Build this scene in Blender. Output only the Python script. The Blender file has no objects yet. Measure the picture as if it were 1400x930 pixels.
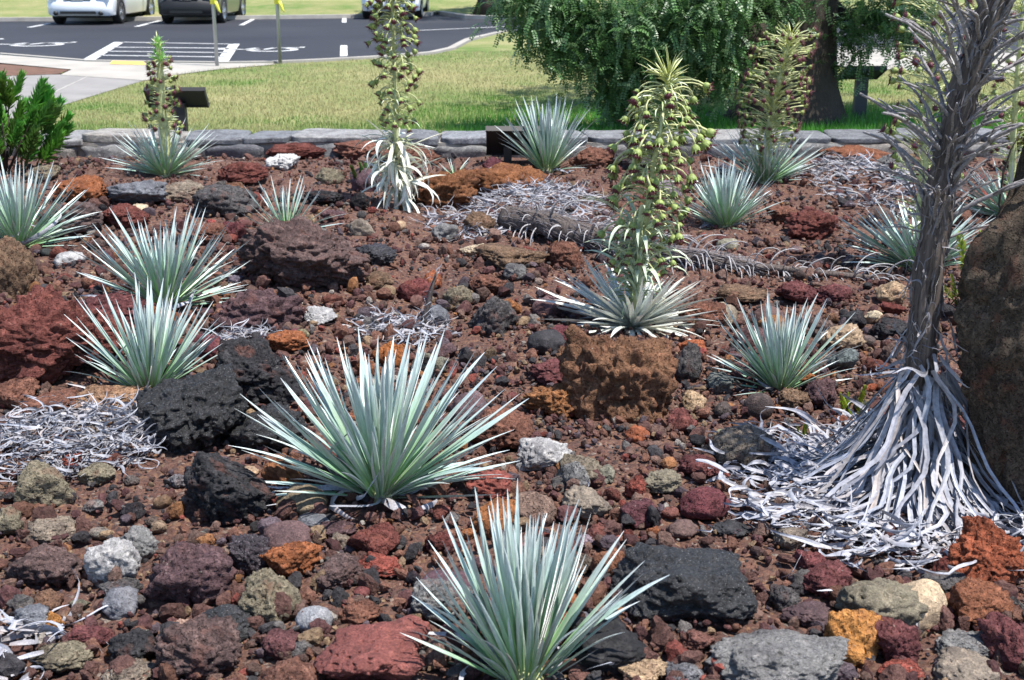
import bpy, bmesh, math, random
import numpy as np
from mathutils import Vector, Matrix, Euler
from mathutils.geometry import tessellate_polygon

# ------------------------------------------------------------------ camera
scene = bpy.context.scene
CAM_H, PITCH, FPX = 1.70, math.radians(16.7), 1750.0     # eye height (m), downward pitch, focal length in photo pixels (1400 wide)
cam_data = bpy.data.cameras.new('camera')
cam = bpy.data.objects.new('camera', cam_data)
scene.collection.objects.link(cam)
cam.location = (0, 0, CAM_H)
cam.rotation_euler = (math.pi/2 - PITCH, 0, 0)
cam_data.sensor_width = 36.0
cam_data.lens = 36.0*FPX/1400.0
cam_data.clip_start, cam_data.clip_end = 0.05, 2000
cam_data.dof.use_dof = True
cam_data.dof.focus_distance = 5.0
cam_data.dof.aperture_fstop = 7.1
scene.camera = cam

# ------------------------------------------------------------------ sky, sun, exposure
SUN_EL, SUN_AZ = math.radians(68), math.radians(118)       # azimuth measured from +Y towards +X
world = bpy.data.worlds.new('World'); scene.world = world; world.use_nodes = True
wn = world.node_tree.nodes; wl = world.node_tree.links
sky_tex = wn.new('ShaderNodeTexSky'); sky_tex.sky_type = 'NISHITA'; sky_tex.sun_disc = False
sky_tex.sun_elevation = SUN_EL; sky_tex.sun_rotation = SUN_AZ; sky_tex.altitude = 2000
wl.new(sky_tex.outputs[0], wn['Background'].inputs[0]); wn['Background'].inputs[1].default_value = 0.15
sun_data = bpy.data.lights.new('sun', 'SUN'); sun_data.energy = 4.8; sun_data.angle = math.radians(0.53)
sun_data.color = (1.0, 0.965, 0.91)
sun = bpy.data.objects.new('sun', sun_data); scene.collection.objects.link(sun)
sdir = Vector((math.sin(SUN_AZ)*math.cos(SUN_EL), math.cos(SUN_AZ)*math.cos(SUN_EL), math.sin(SUN_EL)))
sun.rotation_euler = sdir.to_track_quat('Z', 'Y').to_euler(); sun.location = (4, 8, 20)
scene.view_settings.view_transform = 'Standard'; scene.view_settings.look = 'None'
scene.view_settings.exposure = 0.82; scene.view_settings.gamma = 1.0
scene.view_settings.use_curve_mapping = False
scene.cycles.use_denoising = True
scene.cycles.max_bounces = 6
scene.cycles.diffuse_bounces = 2; scene.cycles.transmission_bounces = 4; scene.cycles.transparent_max_bounces = 4
scene.cycles.caustics_reflective = False; scene.cycles.caustics_refractive = False

R = random.Random(7)
RN = np.random.RandomState(11)
PI = math.pi

# ------------------------------------------------------------------ numpy noise
def _hash(ix, iy, iz, seed):
    h = (ix.astype(np.uint32)*np.uint32(374761393) + iy.astype(np.uint32)*np.uint32(668265263)
         + iz.astype(np.uint32)*np.uint32(2147483647) + np.uint32((seed*974711) & 0xffffffff))
    h = (h ^ (h >> np.uint32(13)))*np.uint32(1274126177)
    h = (h ^ (h >> np.uint32(15)))*np.uint32(2246822519)
    h = h ^ (h >> np.uint32(16))
    return h.astype(np.float64)/2147483647.5 - 1.0
def vnoise(p, seed=0):
    i = np.floor(p).astype(np.int64); f = p - i; u = f*f*(3 - 2*f)
    r = 0
    for dx in (0, 1):
        wx = u[:, 0] if dx else 1 - u[:, 0]
        for dy in (0, 1):
            wy = u[:, 1] if dy else 1 - u[:, 1]
            for dz in (0, 1):
                wz = u[:, 2] if dz else 1 - u[:, 2]
                r = r + wx*wy*wz*_hash(i[:, 0]+dx, i[:, 1]+dy, i[:, 2]+dz, seed)
    return r
def fbm(p, oct=4, seed=0, gain=0.5, lac=2.03):
    a, s, out = 1.0, 0.0, 0
    for o in range(oct):
        out = out + a*vnoise(p*lac**o + 17.3*o, seed+o); s += a; a *= gain
    return out/s
def ground_h(x, y):
    x = np.atleast_1d(np.asarray(x, float)); y = np.atleast_1d(np.asarray(y, float))
    p = np.stack([x, y, np.zeros_like(x)], 1)
    h = 0.07*fbm(p*0.7, 2, 3) + 0.035*fbm(p*2.3, 2, 9)
    # the left half of the bed is a little higher, stepping down at the black lava blocks
    bump = np.clip((y-4.3)/0.8, 0, 1)*np.clip((-0.25-x)/0.8, 0, 1)
    h = h + 0.10*bump
    fade = np.clip((11.2-y)/1.0, 0, 1)
    return h*fade - 0.0
def gh(x, y): return float(ground_h(x, y)[0])

# ------------------------------------------------------------------ pixel of the photograph -> place on the ground
FWD = Vector((0, math.cos(PITCH), -math.sin(PITCH))); UP = Vector((0, math.sin(PITCH), math.cos(PITCH)))
def ray(px, py): return (FWD + UP*((465-py)/FPX) + Vector((1, 0, 0))*((px-700)/FPX))
def at(px, py, z=0.0):
    d = ray(px, py); t = (z - CAM_H)/d.z
    return Vector((d.x*t, d.y*t, z))
def at_bed(px, py, lift=0.0):
    d = ray(px, py); t = (lift - CAM_H)/d.z
    for _ in range(12):
        z = gh(d.x*t, d.y*t) + lift
        t = (z - CAM_H)/d.z
    return Vector((d.x*t, d.y*t, z))
def at_y(px, py, Y):
    d = ray(px, py); t = Y/d.y
    return Vector((d.x*t, Y, CAM_H + d.z*t))
def ppm(p):                                   # photo pixels per metre at a place
    return FPX/((Vector(p) - Vector((0, 0, CAM_H))).dot(FWD))

# ------------------------------------------------------------------ mesh helpers
col = scene.collection
def mesh_np(name, v, f, smooth=True, mats=(), midx=None, attrs=None):
    me = bpy.data.meshes.new(name)
    v = np.asarray(v, np.float32).reshape(-1, 3)
    if isinstance(f, np.ndarray):
        n, k = f.shape
        me.vertices.add(len(v)); me.vertices.foreach_set('co', v.ravel())
        me.loops.add(n*k); me.loops.foreach_set('vertex_index', f.astype(np.int32).ravel())
        me.polygons.add(n)
        me.polygons.foreach_set('loop_start', np.arange(0, n*k, k, dtype=np.int32))
        me.polygons.foreach_set('loop_total', np.full(n, k, np.int32))
    else:
        me.from_pydata([tuple(map(float, q)) for q in v], [], f)
    me.polygons.foreach_set('use_smooth', np.full(len(me.polygons), smooth, bool))
    for m in mats: me.materials.append(m)
    if midx is not None: me.polygons.foreach_set('material_index', np.asarray(midx, np.int32))
    if attrs:
        for an, (kind, data) in attrs.items():
            a = me.attributes.new(an, kind, 'POINT')
            a.data.foreach_set('color' if kind == 'FLOAT_COLOR' else 'value', np.asarray(data, np.float32).ravel())
    me.update(calc_edges=True)
    return me
def link(o, parent=None):
    col.objects.link(o)
    if parent is not None: o.parent = parent
    return o
def add(name, me, mat=None, parent=None, loc=None, rot=None, scale=None, mw=None, color=None):
    o = bpy.data.objects.new(name, me)
    if mat is not None and len(me.materials) == 0: me.materials.append(mat)
    link(o, parent)
    if mw is not None: o.matrix_local = mw
    if loc is not None: o.location = loc
    if rot is not None: o.rotation_euler = rot
    if scale is not None: o.scale = (scale,)*3 if isinstance(scale, (int, float)) else scale
    if color is not None: o.color = (*color[:3], 1.0)
    return o
def thing(name, loc=(0, 0, 0), rz=0.0, label=None, cat=None, group=None):
    o = bpy.data.objects.new(name, None); o.empty_display_size = 0.1; link(o)
    o.location = loc; o.rotation_euler = (0, 0, rz)
    return tag(o, label, cat, group)
def tag(o, label=None, cat=None, group=None, kind=None):
    if label: o['label'] = label
    if cat: o['category'] = cat
    if group: o['group'] = group
    if kind: o['kind'] = kind
    return o
class MB:                                     # collects pieces of ONE part
    def __init__(s): s.v, s.f, s.n = [], [], 0
    def put(s, v, f):
        s.v.append(np.asarray(v, float).reshape(-1, 3)); s.f += [tuple(i+s.n for i in q) for q in f]; s.n += len(s.v[-1])
    def box(s, c, d, rz=0.0, rx=0.0):
        m = Matrix.Translation(c) @ Matrix.Rotation(rz, 4, 'Z') @ Matrix.Rotation(rx, 4, 'X')
        v = [m @ Vector((sx*d[0]/2, sy*d[1]/2, sz*d[2]/2)) for sx in (-1, 1) for sy in (-1, 1) for sz in (-1, 1)]
        s.put([tuple(q) for q in v], [(0, 1, 3, 2), (4, 6, 7, 5), (0, 4, 5, 1), (2, 3, 7, 6), (0, 2, 6, 4), (1, 5, 7, 3)])
    def tube(s, pts, rad, sides=8, cap=True):
        v, f = tube(pts, rad, sides, cap); s.put(v, f)
    def build(s, name, mat=None, parent=None, smooth=False, **k):
        me = mesh_np(name, np.concatenate(s.v), s.f, smooth)
        return add(name, me, mat, parent, **k)
def tube(pts, rad, sides=8, cap=True, jitter=0.0, seed=1):
    pts = [Vector(p) for p in pts]; n = len(pts); V, F = [], []
    rg = random.Random(seed)
    if not hasattr(rad, '__len__'): rad = [rad]*n
    ref = Vector((1, 0, 0)) if abs((pts[-1]-pts[0]).normalized().x) < 0.8 else Vector((0, 1, 0))
    for i, p in enumerate(pts):
        t = (pts[min(i+1, n-1)] - pts[max(i-1, 0)]).normalized()
        a = (ref - t*ref.dot(t)).normalized(); b = t.cross(a)
        for k in range(sides):
            w = 2*PI*k/sides; r = rad[i]*(1 + jitter*rg.uniform(-1, 1))
            V.append(p + (a*math.cos(w) + b*math.sin(w))*r)
    for i in range(n-1):
        for k in range(sides):
            k2 = (k+1) % sides
            F.append((i*sides+k, i*sides+k2, (i+1)*sides+k2, (i+1)*sides+k))
    if cap:
        F.append(tuple(reversed(range(sides)))); F.append(tuple((n-1)*sides+k for k in range(sides)))
    return [tuple(q) for q in V], F
def sharpen(me, ks):                          # crisp edges along the blades whose rings have four points
    n = len(me.edges); e = np.zeros(n*2, np.int32); me.edges.foreach_get('vertices', e); e = e.reshape(-1, 2)
    s = ((e[:, 0] % 4) == (e[:, 1] % 4)) & np.isin(e[:, 0] % 4, ks)
    a = me.attributes.new('sharp_edge', 'BOOLEAN', 'EDGE'); a.data.foreach_set('value', s); return me
_ico = {}
def ico(sub):
    if sub not in _ico:
        bm = bmesh.new(); bmesh.ops.create_icosphere(bm, subdivisions=sub, radius=1.0)
        v = np.array([q.co[:] for q in bm.verts]); v /= np.linalg.norm(v, axis=1)[:, None]
        f = np.array([[q.index for q in p.verts] for p in bm.faces]); bm.free(); _ico[sub] = (v, f)
    return _ico[sub]
def rock_verts(sub, seed, ang=0.7, lump=0.22, rough=0.10, pit=0.06, planes=13):
    """unit rock: faceted by random planes, lumpy, pitted"""
    d, f = ico(sub); rs = np.random.RandomState(seed)
    n = rs.normal(size=(planes, 3)); n /= np.linalg.norm(n, axis=1)[:, None]
    h = rs.uniform(0.58, 1.0, planes)
    q = np.maximum(d @ n.T, 1e-3)
    pl = np.sum((q/h)**14, axis=1)**(-1/14.0)
    r = (1-ang) + ang*np.clip(pl, 0.4, 1.35)
    off = rs.uniform(-50, 50, 3)
    r = r*(1 + lump*fbm(d*1.7 + off, 3, seed))
    v = d*r[:, None]
    if sub >= 3:
        rr = fbm(v*4.2 + off, 4, seed+3, 0.5)
        r2 = 1 + rough*(np.abs(rr)*2-0.45) - rough*0.6*np.clip(fbm(v*2.6 - off, 2, seed+5)*2-0.2, 0, 1)
        if sub >= 4 and pit > 0:
            pn = vnoise(v*(11 if sub < 6 else 17) + off, seed+8)
            r2 = r2 - pit*0.6*np.clip((pn-0.2)/0.3, 0, 1)
            pn = vnoise(v*7.5 + off, seed+9)
            r2 = r2 - pit*1.7*np.clip((pn-0.42)/0.2, 0, 1)
        v = v*r2[:, None]
    return v, f
# ------------------------------------------------------------------ materials
def new_mat(name):
    m = bpy.data.materials.new(name); m.use_nodes = True
    nt = m.node_tree; b = nt.nodes['Principled BSDF']; return m, nt, b
def N(nt, t, **k):
    n = nt.nodes.new(t)
    for a, v in k.items():
        if a in ('loc',): continue
        setattr(n, a, v)
    return n
def noise(nt, vec, scale, detail=4, rough=0.55, dist=0.0):
    n = N(nt, 'ShaderNodeTexNoise'); n.inputs['Scale'].default_value = scale; n.inputs['Detail'].default_value = detail
    n.inputs['Roughness'].default_value = rough; n.inputs['Distortion'].default_value = dist
    if vec is not None: nt.links.new(vec, n.inputs['Vector'])
    return n.outputs['Fac']
def voro(nt, vec, scale, out='Distance', feature='F1'):
    n = N(nt, 'ShaderNodeTexVoronoi'); n.feature = feature; n.inputs['Scale'].default_value = scale
    nt.links.new(vec, n.inputs['Vector']); return n.outputs[out]
def ramp(nt, fac, stops):
    n = N(nt, 'ShaderNodeValToRGB'); e = n.color_ramp.elements
    while len(e) < len(stops): e.new(0.5)
    for i, (p, c) in enumerate(stops):
        e[i].position = p; e[i].color = (*c[:3], 1) if hasattr(c, '__len__') else (c, c, c, 1)
    nt.links.new(fac, n.inputs[0]); return n.outputs[0]
def mix(nt, a, b, fac, mode='MIX'):
    n = N(nt, 'ShaderNodeMix'); n.data_type = 'RGBA'; n.blend_type = mode
    for s, v in ((0, fac), (6, a), (7, b)):
        if hasattr(v, 'node'): nt.links.new(v, n.inputs[s])
        elif s == 0: n.inputs[0].default_value = v
        else: n.inputs[s].default_value = (*v[:3], 1)
    return n.outputs[2]
def math_n(nt, op, a, b=0.0):
    n = N(nt, 'ShaderNodeMath'); n.operation = op
    for i, v in enumerate((a, b)):
        if hasattr(v, 'node'): nt.links.new(v, n.inputs[i])
        else: n.inputs[i].default_value = v
    return n.outputs[0]
def bump(nt, bsdf, h, strength=0.5, dist=0.01, prev=None):
    n = N(nt, 'ShaderNodeBump'); n.inputs['Strength'].default_value = strength; n.inputs['Distance'].default_value = dist
    nt.links.new(h, n.inputs['Height'])
    if prev is not None: nt.links.new(prev, n.inputs['Normal'])
    if bsdf is not None: nt.links.new(n.outputs[0], bsdf.inputs['Normal'])
    return n.outputs[0]
def objvec(nt, rnd=True):
    tc = N(nt, 'ShaderNodeTexCoord')
    if not rnd: return tc.outputs['Object']
    oi = N(nt, 'ShaderNodeObjectInfo')
    va = N(nt, 'ShaderNodeVectorMath'); va.operation = 'ADD'
    mm = math_n(nt, 'MULTIPLY', oi.outputs['Random'], 37.0)
    nt.links.new(tc.outputs['Object'], va.inputs[0]); nt.links.new(mm, va.inputs[1]); return va.outputs[0]
def ocolor(nt): return N(nt, 'ShaderNodeObjectInfo').outputs['Color']
def attr(nt, name, out='Color'):
    n = N(nt, 'ShaderNodeAttribute'); n.attribute_name = name; return n.outputs[out]
def plain(name, c, rough=0.6, metal=0.0, spec=0.5, nscale=None, namt=0.25, bstr=0.0, bscale=80):
    m, nt, b = new_mat(name); v = objvec(nt, False)
    b.inputs['Roughness'].default_value = rough; b.inputs['Metallic'].default_value = metal; b.inputs['Specular IOR Level'].default_value = spec
    if nscale:
        lo = tuple(x*(1-namt) for x in c); hi = tuple(min(1, x*(1+namt)) for x in c)
        nt.links.new(ramp(nt, noise(nt, v, nscale, 5), [(0.3, lo), (0.7, hi)]), b.inputs['Base Color'])
    else: b.inputs['Base Color'].default_value = (*c, 1)
    if bstr: bump(nt, b, noise(nt, v, bscale, 5, 0.65), bstr, 0.01)
    return m
def rock_mat(name, kind):
    m, nt, b = new_mat(name); v = objvec(nt); c = ocolor(nt)
    big = noise(nt, v, 7, 5, 0.6); mid = noise(nt, v, 34, 6, 0.7); fine = noise(nt, v, 170, 4, 0.75)
    dark = mix(nt, c, (0.42, 0.40, 0.42), 1.0, 'MULTIPLY')
    lite = mix(nt, mix(nt, c, (1.75, 1.7, 1.65), 1.0, 'MULTIPLY'), (0.30, 0.26, 0.22), 0.06)
    c1 = mix(nt, dark, c, ramp(nt, big, [(0.32, 0), (0.6, 1)]))
    c2 = mix(nt, c1, lite, ramp(nt, mid, [(0.5, 0), (0.72, 1)]))
    f2 = ramp(nt, fine, [(0.3, 0.45), (0.52, 1.0), (0.72, 1.6)])
    c3 = mix(nt, c2, f2, 0.9, 'MULTIPLY')
    if kind == 'rough':
        # red cinder dust and pale lichen specks caught on the stone
        red = mix(nt, c3, (0.19, 0.07, 0.045), ramp(nt, noise(nt, v, 15, 3), [(0.55, 0), (0.72, 0.35)]))
        c3 = mix(nt, red, (0.42, 0.40, 0.33), ramp(nt, noise(nt, v, 60, 2), [(0.72, 0), (0.77, 0.4)]))
    if kind == 'glitter':
        c3 = mix(nt, c3, (0.42, 0.42, 0.43), ramp(nt, voro(nt, v, 160), [(0.09, 0.85), (0.2, 0)]))
    nt.links.new(c3, b.inputs['Base Color'])
    b.inputs['Roughness'].default_value = {'rough': 0.95, 'smooth': 0.75, 'glitter': 0.55}[kind]
    b.inputs['Specular IOR Level'].default_value = {'rough': 0.2, 'smooth': 0.35, 'glitter': 0.6}[kind]
    if kind == 'rough':
        p1 = ramp(nt, noise(nt, v, 85, 2, 0.5), [(0.34, 0), (0.46, 1)])
        p2 = ramp(nt, voro(nt, v, 150), [(0.10, 0), (0.32, 1)])
        n0 = bump(nt, None, p1, 0.8, 0.010)
        n0 = bump(nt, None, p2, 0.6, 0.004, n0)
        n1 = bump(nt, None, mid, 0.6, 0.012, n0)
        bump(nt, b, fine, 0.6, 0.005, n1)
    else:
        n0 = bump(nt, None, ramp(nt, noise(nt, v, 110, 2, 0.5), [(0.34, 0), (0.45, 1)]), 0.5 if kind == 'smooth' else 1.0, 0.006 if kind == 'smooth' else 0.012)
        n1 = bump(nt, None, mid, 0.7 if kind == 'smooth' else 1.0, 0.012 if kind == 'smooth' else 0.022, n0)
        bump(nt, b, fine, 0.6 if kind == 'smooth' else 0.9, 0.005, n1)
    return m
M = {}
M['rough'] = rock_mat('porous_lava', 'rough'); M['smooth'] = rock_mat('dense_stone', 'smooth'); M['glitter'] = rock_mat('crystal_basalt', 'glitter')
def cinder_mat():
    m, nt, b = new_mat('red_cinder'); v = objvec(nt, False)
    big = noise(nt, v, 1.3, 4); cell = voro(nt, v, 70, 'Color'); fine = noise(nt, v, 60, 6, 0.75)
    base = ramp(nt, big, [(0.3, (0.085, 0.051, 0.044)), (0.5, (0.140, 0.077, 0.060)), (0.72, (0.185, 0.105, 0.078))])
    sep = N(nt, 'ShaderNodeSeparateColor'); nt.links.new(cell, sep.inputs[0])
    grit = ramp(nt, sep.outputs[0], [(0.0, (0.05, 0.042, 0.042)), (0.25, (0.11, 0.054, 0.044)), (0.5, (0.18, 0.085, 0.058)), (0.75, (0.15, 0.088, 0.070)), (0.93, (0.28, 0.15, 0.08)), (1.0, (0.32, 0.28, 0.24))])
    c = mix(nt, base, grit, 0.6)
    c = mix(nt, c, ramp(nt, fine, [(0.3, 0.5), (0.55, 1.0), (0.75, 1.5)]), 0.85, 'MULTIPLY')
    nt.links.new(c, b.inputs['Base Color']); b.inputs['Roughness'].default_value = 0.95; b.inputs['Specular IOR Level'].default_value = 0.2
    n1 = bump(nt, None, voro(nt, v, 70), 0.8, -0.012); bump(nt, b, fine, 0.9, 0.012, n1)
    return m
M['cinder'] = cinder_mat()
def gravel_mat():
    m, nt, b = new_mat('lava_gravel'); v = objvec(nt, False); c = attr(nt, 'col')
    mid = noise(nt, v, 55, 5, 0.7); fine = noise(nt, v, 230, 4, 0.75)
    c = mix(nt, mix(nt, c, (0.5, 0.45, 0.46), 1.0, 'MULTIPLY'), c, ramp(nt, mid, [(0.35, 0), (0.58, 1)]))
    c = mix(nt, c, ramp(nt, fine, [(0.3, 0.55), (0.52, 1.0), (0.72, 1.5)]), 0.9, 'MULTIPLY')
    nt.links.new(c, b.inputs['Base Color']); b.inputs['Roughness'].default_value = 0.92; b.inputs['Specular IOR Level'].default_value = 0.25
    n0 = bump(nt, None, ramp(nt, noise(nt, v, 130, 2), [(0.34, 0), (0.46, 1)]), 0.7, 0.006); n1 = bump(nt, None, mid, 0.6, 0.012, n0); bump(nt, b, fine, 0.7, 0.005, n1)
    return m
M['gravel'] = gravel_mat()
def leaf_mat(name, stops, trans=0.18, rough=0.42, spec=0.7, sheen=0.35, streak=0.2, tint=True, lscale=(3, 60, 60)):
    m, nt, b = new_mat(name); t = attr(nt, 't', 'Fac'); v = objvec(nt)
    c = ramp(nt, t, stops)
    if tint: c = mix(nt, c, ocolor(nt), 1.0, 'MULTIPLY')
    mp = N(nt, 'ShaderNodeMapping'); mp.inputs['Scale'].default_value = lscale; nt.links.new(v, mp.inputs[0])
    st = noise(nt, mp.outputs[0], 3.0, 3)
    c = mix(nt, c, ramp(nt, st, [(0.3, 1-streak*1.6), (0.7, 1+streak)]), 1.0, 'MULTIPLY')
    nt.links.new(c, b.inputs['Base Color'])
    b.inputs['Roughness'].default_value = rough; b.inputs['Specular IOR Level'].default_value = spec
    b.inputs['Sheen Weight'].default_value = sheen; b.inputs['Sheen Roughness'].default_value = 0.4
    bump(nt, b, st, 0.25, 0.003)
    if trans:
        tr = N(nt, 'ShaderNodeBsdfTranslucent'); nt.links.new(c, tr.inputs[0])
        ms = N(nt, 'ShaderNodeMixShader'); ms.inputs[0].default_value = trans
        nt.links.new(b.outputs[0], ms.inputs[1]); nt.links.new(tr.outputs[0], ms.inputs[2])
        nt.links.new(ms.outputs[0], nt.nodes['Material Output'].inputs[0])
    return m
M['silver'] = leaf_mat('silver_hair_leaf', [(0.0, (0.66, 0.74, 0.40)), (0.13, (0.30, 0.54, 0.19)), (0.36, (0.29, 0.48, 0.29)), (0.66, (0.45, 0.58, 0.52)), (1.0, (0.68, 0.73, 0.73))], 0.15, 0.36, 0.9, 0.5)
M['pale'] = leaf_mat('bleached_leaf', [(0.0, (0.78, 0.78, 0.60)), (0.3, (0.80, 0.83, 0.72)), (0.7, (0.84, 0.86, 0.80)), (1.0, (0.78, 0.77, 0.72))], 0.3)
M['dead'] = leaf_mat('dead_silver_leaf', [(0.0, (0.36, 0.33, 0.33)), (0.3, (0.36, 0.36, 0.40)), (1.0, (0.43, 0.43, 0.47))], 0.08, 0.5, 0.5, 0.3, 0.22, True, (18, 18, 18))
M['bract'] = leaf_mat('bract_leaf', [(0.0, (0.38, 0.42, 0.13)), (0.4, (0.52, 0.55, 0.26)), (1.0, (0.70, 0.72, 0.56))], 0.25, 0.5, 0.5, 0.2)
M['shoot'] = leaf_mat('shoot_leaf', [(0.0, (0.05, 0.15, 0.025)), (1.0, (0.12, 0.33, 0.06))], 0.25, 0.45, 0.5, 0.0)
M['stalk'] = plain('stalk', (0.45, 0.46, 0.22), 0.6, nscale=30, namt=0.3, bstr=0.3)
M['bud'] = plain('flower_bud', (0.23, 0.29, 0.075), 0.55, nscale=120, namt=0.35, bstr=0.2, bscale=300)
M['maroon'] = plain('maroon_floret', (0.10, 0.018, 0.028), 0.6, nscale=150, namt=0.5)
M['deadwood'] = None
def wood(name, c0, c1, zs=4.0):
    m, nt, b = new_mat(name); v = objvec(nt, False)
    mp = N(nt, 'ShaderNodeMapping'); mp.inputs['Scale'].default_value = (90, 90, zs); nt.links.new(v, mp.inputs[0])
    s = noise(nt, mp.outputs[0], 1.0, 6, 0.7, 0.4)
    nt.links.new(ramp(nt, s, [(0.3, c0), (0.7, c1)]), b.inputs['Base Color']); b.inputs['Roughness'].default_value = 0.85
    b.inputs['Specular IOR Level'].default_value = 0.25
    bump(nt, b, s, 0.9, 0.01); return m
M['deadwood'] = wood('dead_stalk_fibre', (0.022, 0.017, 0.016), (0.20, 0.16, 0.14))
M['twig'] = plain('dry_twig', (0.23, 0.21, 0.215), 0.8, nscale=40, namt=0.5, bstr=0.4)
M['pale_twig'] = plain('bleached_twig', (0.36, 0.34, 0.34), 0.8, nscale=40, namt=0.4, bstr=0.3)
M['bark'] = wood('tree_bark', (0.018, 0.014, 0.011), (0.07, 0.055, 0.042), 12.0)
def foliage_mat():
    m, nt, b = new_mat('tree_leaflets'); c = attr(nt, 'col')
    nt.links.new(c, b.inputs['Base Color']); b.inputs['Roughness'].default_value = 0.4; b.inputs['Specular IOR Level'].default_value = 0.5
    tr = N(nt, 'ShaderNodeBsdfTranslucent'); nt.links.new(c, tr.inputs[0])
    ms = N(nt, 'ShaderNodeMixShader'); ms.inputs[0].default_value = 0.3
    nt.links.new(b.outputs[0], ms.inputs[1]); nt.links.new(tr.outputs[0], ms.inputs[2])
    nt.links.new(ms.outputs[0], nt.nodes['Material Output'].inputs[0]); return m
M['foliage'] = foliage_mat()
def turf_mat(name, scale=1.0):
    m, nt, b = new_mat(name); v = objvec(nt, False)
    big = noise(nt, v, 0.35*scale, 5, 0.6); mid = noise(nt, v, 2.2*scale, 5, 0.65); fine = noise(nt, v, 30*scale, 4, 0.8)
    c = ramp(nt, big, [(0.34, (0.12, 0.18, 0.05)), (0.5, (0.20, 0.22, 0.085)), (0.66, (0.29, 0.27, 0.13))])
    c = mix(nt, c, (0.31, 0.275, 0.14), ramp(nt, mid, [(0.48, 0), (0.7, 0.7)]))
    c = mix(nt, c, ramp(nt, fine, [(0.25, 0.5), (0.5, 1), (0.75, 1.4)]), 0.9, 'MULTIPLY')
    nt.links.new(c, b.inputs['Base Color']); b.inputs['Roughness'].default_value = 0.95; b.inputs['Specular IOR Level'].default_value = 0.1
    bump(nt, b, fine, 0.8, 0.02); return m
M['turf'] = turf_mat('dry_turf')
def asphalt():
    m, nt, b = new_mat('asphalt'); v = objvec(nt, False)
    big = noise(nt, v, 0.25, 4); fine = noise(nt, v, 60, 3, 0.8)
    c = ramp(nt, big, [(0.3, (0.022, 0.023, 0.029)), (0.7, (0.036, 0.037, 0.044))])
    c = mix(nt, c, ramp(nt, fine, [(0.3, 0.7), (0.7, 1.35)]), 0.8, 'MULTIPLY')
    nt.links.new(c, b.inputs['Base Color']); b.inputs['Roughness'].default_value = 0.85; b.inputs['Specular IOR Level'].default_value = 0.3
    bump(nt, b, fine, 0.4, 0.005); return m
M['asphalt'] = asphalt()
M['concrete'] = plain('pale_concrete', (0.34, 0.315, 0.275), 0.9, nscale=1.5, namt=0.14, bstr=0.2)
M['kerbstone'] = plain('kerb_concrete', (0.36, 0.335, 0.30), 0.9, nscale=2.5, namt=0.2, bstr=0.2)
M['path'] = plain('path_concrete', (0.23, 0.215, 0.20), 0.9, nscale=2.0, namt=0.15, bstr=0.2)
M['paint'] = plain('road_paint', (0.50, 0.50, 0.49), 0.8, nscale=9, namt=0.3)
M['yellow'] = plain('tactile_yellow', (0.75, 0.47, 0.10), 0.7, nscale=8, namt=0.12)
M['dirt'] = plain('red_dirt', (0.13, 0.065, 0.04), 0.95, nscale=5, namt=0.3, bstr=0.5)
M['mortar'] = plain('mortar', (0.26, 0.23, 0.20), 0.95, nscale=14, namt=0.3, bstr=0.6, bscale=60)
M['black'] = plain('black_metal', (0.012, 0.012, 0.013), 0.55)
M['greymetal'] = plain('slate_metal', (0.035, 0.042, 0.052), 0.5)
M['steel'] = plain('galvanised_steel', (0.36, 0.38, 0.40), 0.45, 0.6)
M['ribbon'] = plain('yellow_ribbon', (0.70, 0.68, 0.08), 0.6)
# ------------------------------------------------------------------ the setting: ground, bed, lawn, lot, paths
def sheet(name, pts, mat, kind='structure', parent=None):
    pts = [Vector(p) for p in pts]
    tris = tessellate_polygon([pts])
    v = [tuple(p) for p in pts]; fs = []
    for t in tris:
        a, b, c = (pts[i] for i in t)
        fs.append(tuple(t) if (b-a).cross(c-a).z > 0 else tuple(reversed(t)))
    o = add(name, mesh_np(name, v, fs, False), mat, parent)
    if kind and parent is None: o['kind'] = kind
    return o
def strip(name, line, w, z0, z1, mat, kind='structure', parent=None):
    pts = [Vector((p[0], p[1], 0)) for p in line]; v, f = [], []
    for i, p in enumerate(pts):
        t = (pts[min(i+1, len(pts)-1)] - pts[max(i-1, 0)]).normalized(); n = Vector((-t.y, t.x, 0))*w/2
        for q, z in ((p-n, z0), (p-n*0.92, z1), (p+n*0.92, z1), (p+n, z0)): v.append((q.x, q.y, z))
    for i in range(len(pts)-1):
        for k in range(3): f.append((4*i+k, 4*i+k+1, 4*i+4+k+1, 4*i+4+k))
    f += [(0, 1, 2, 3), tuple(4*len(pts)-4+k for k in (3, 2, 1, 0))]
    me = mesh_np(name, v, f, False); bm = bmesh.new(); bm.from_mesh(me); bmesh.ops.recalc_face_normals(bm, faces=bm.faces); bm.to_mesh(me); bm.free()
    o = add(name, me, mat, parent)
    if kind and parent is None: o['kind'] = kind
    return o
ZA = -0.055                                                   # the lot lies a kerb's height under the lawn
tag(add('ground', mesh_np('ground', [(-600, -60, -0.22), (600, -60, -0.22), (600, 1100, -0.22), (-600, 1100, -0.22)], [(0, 1, 2, 3)], False), M['turf']), kind='structure')

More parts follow.
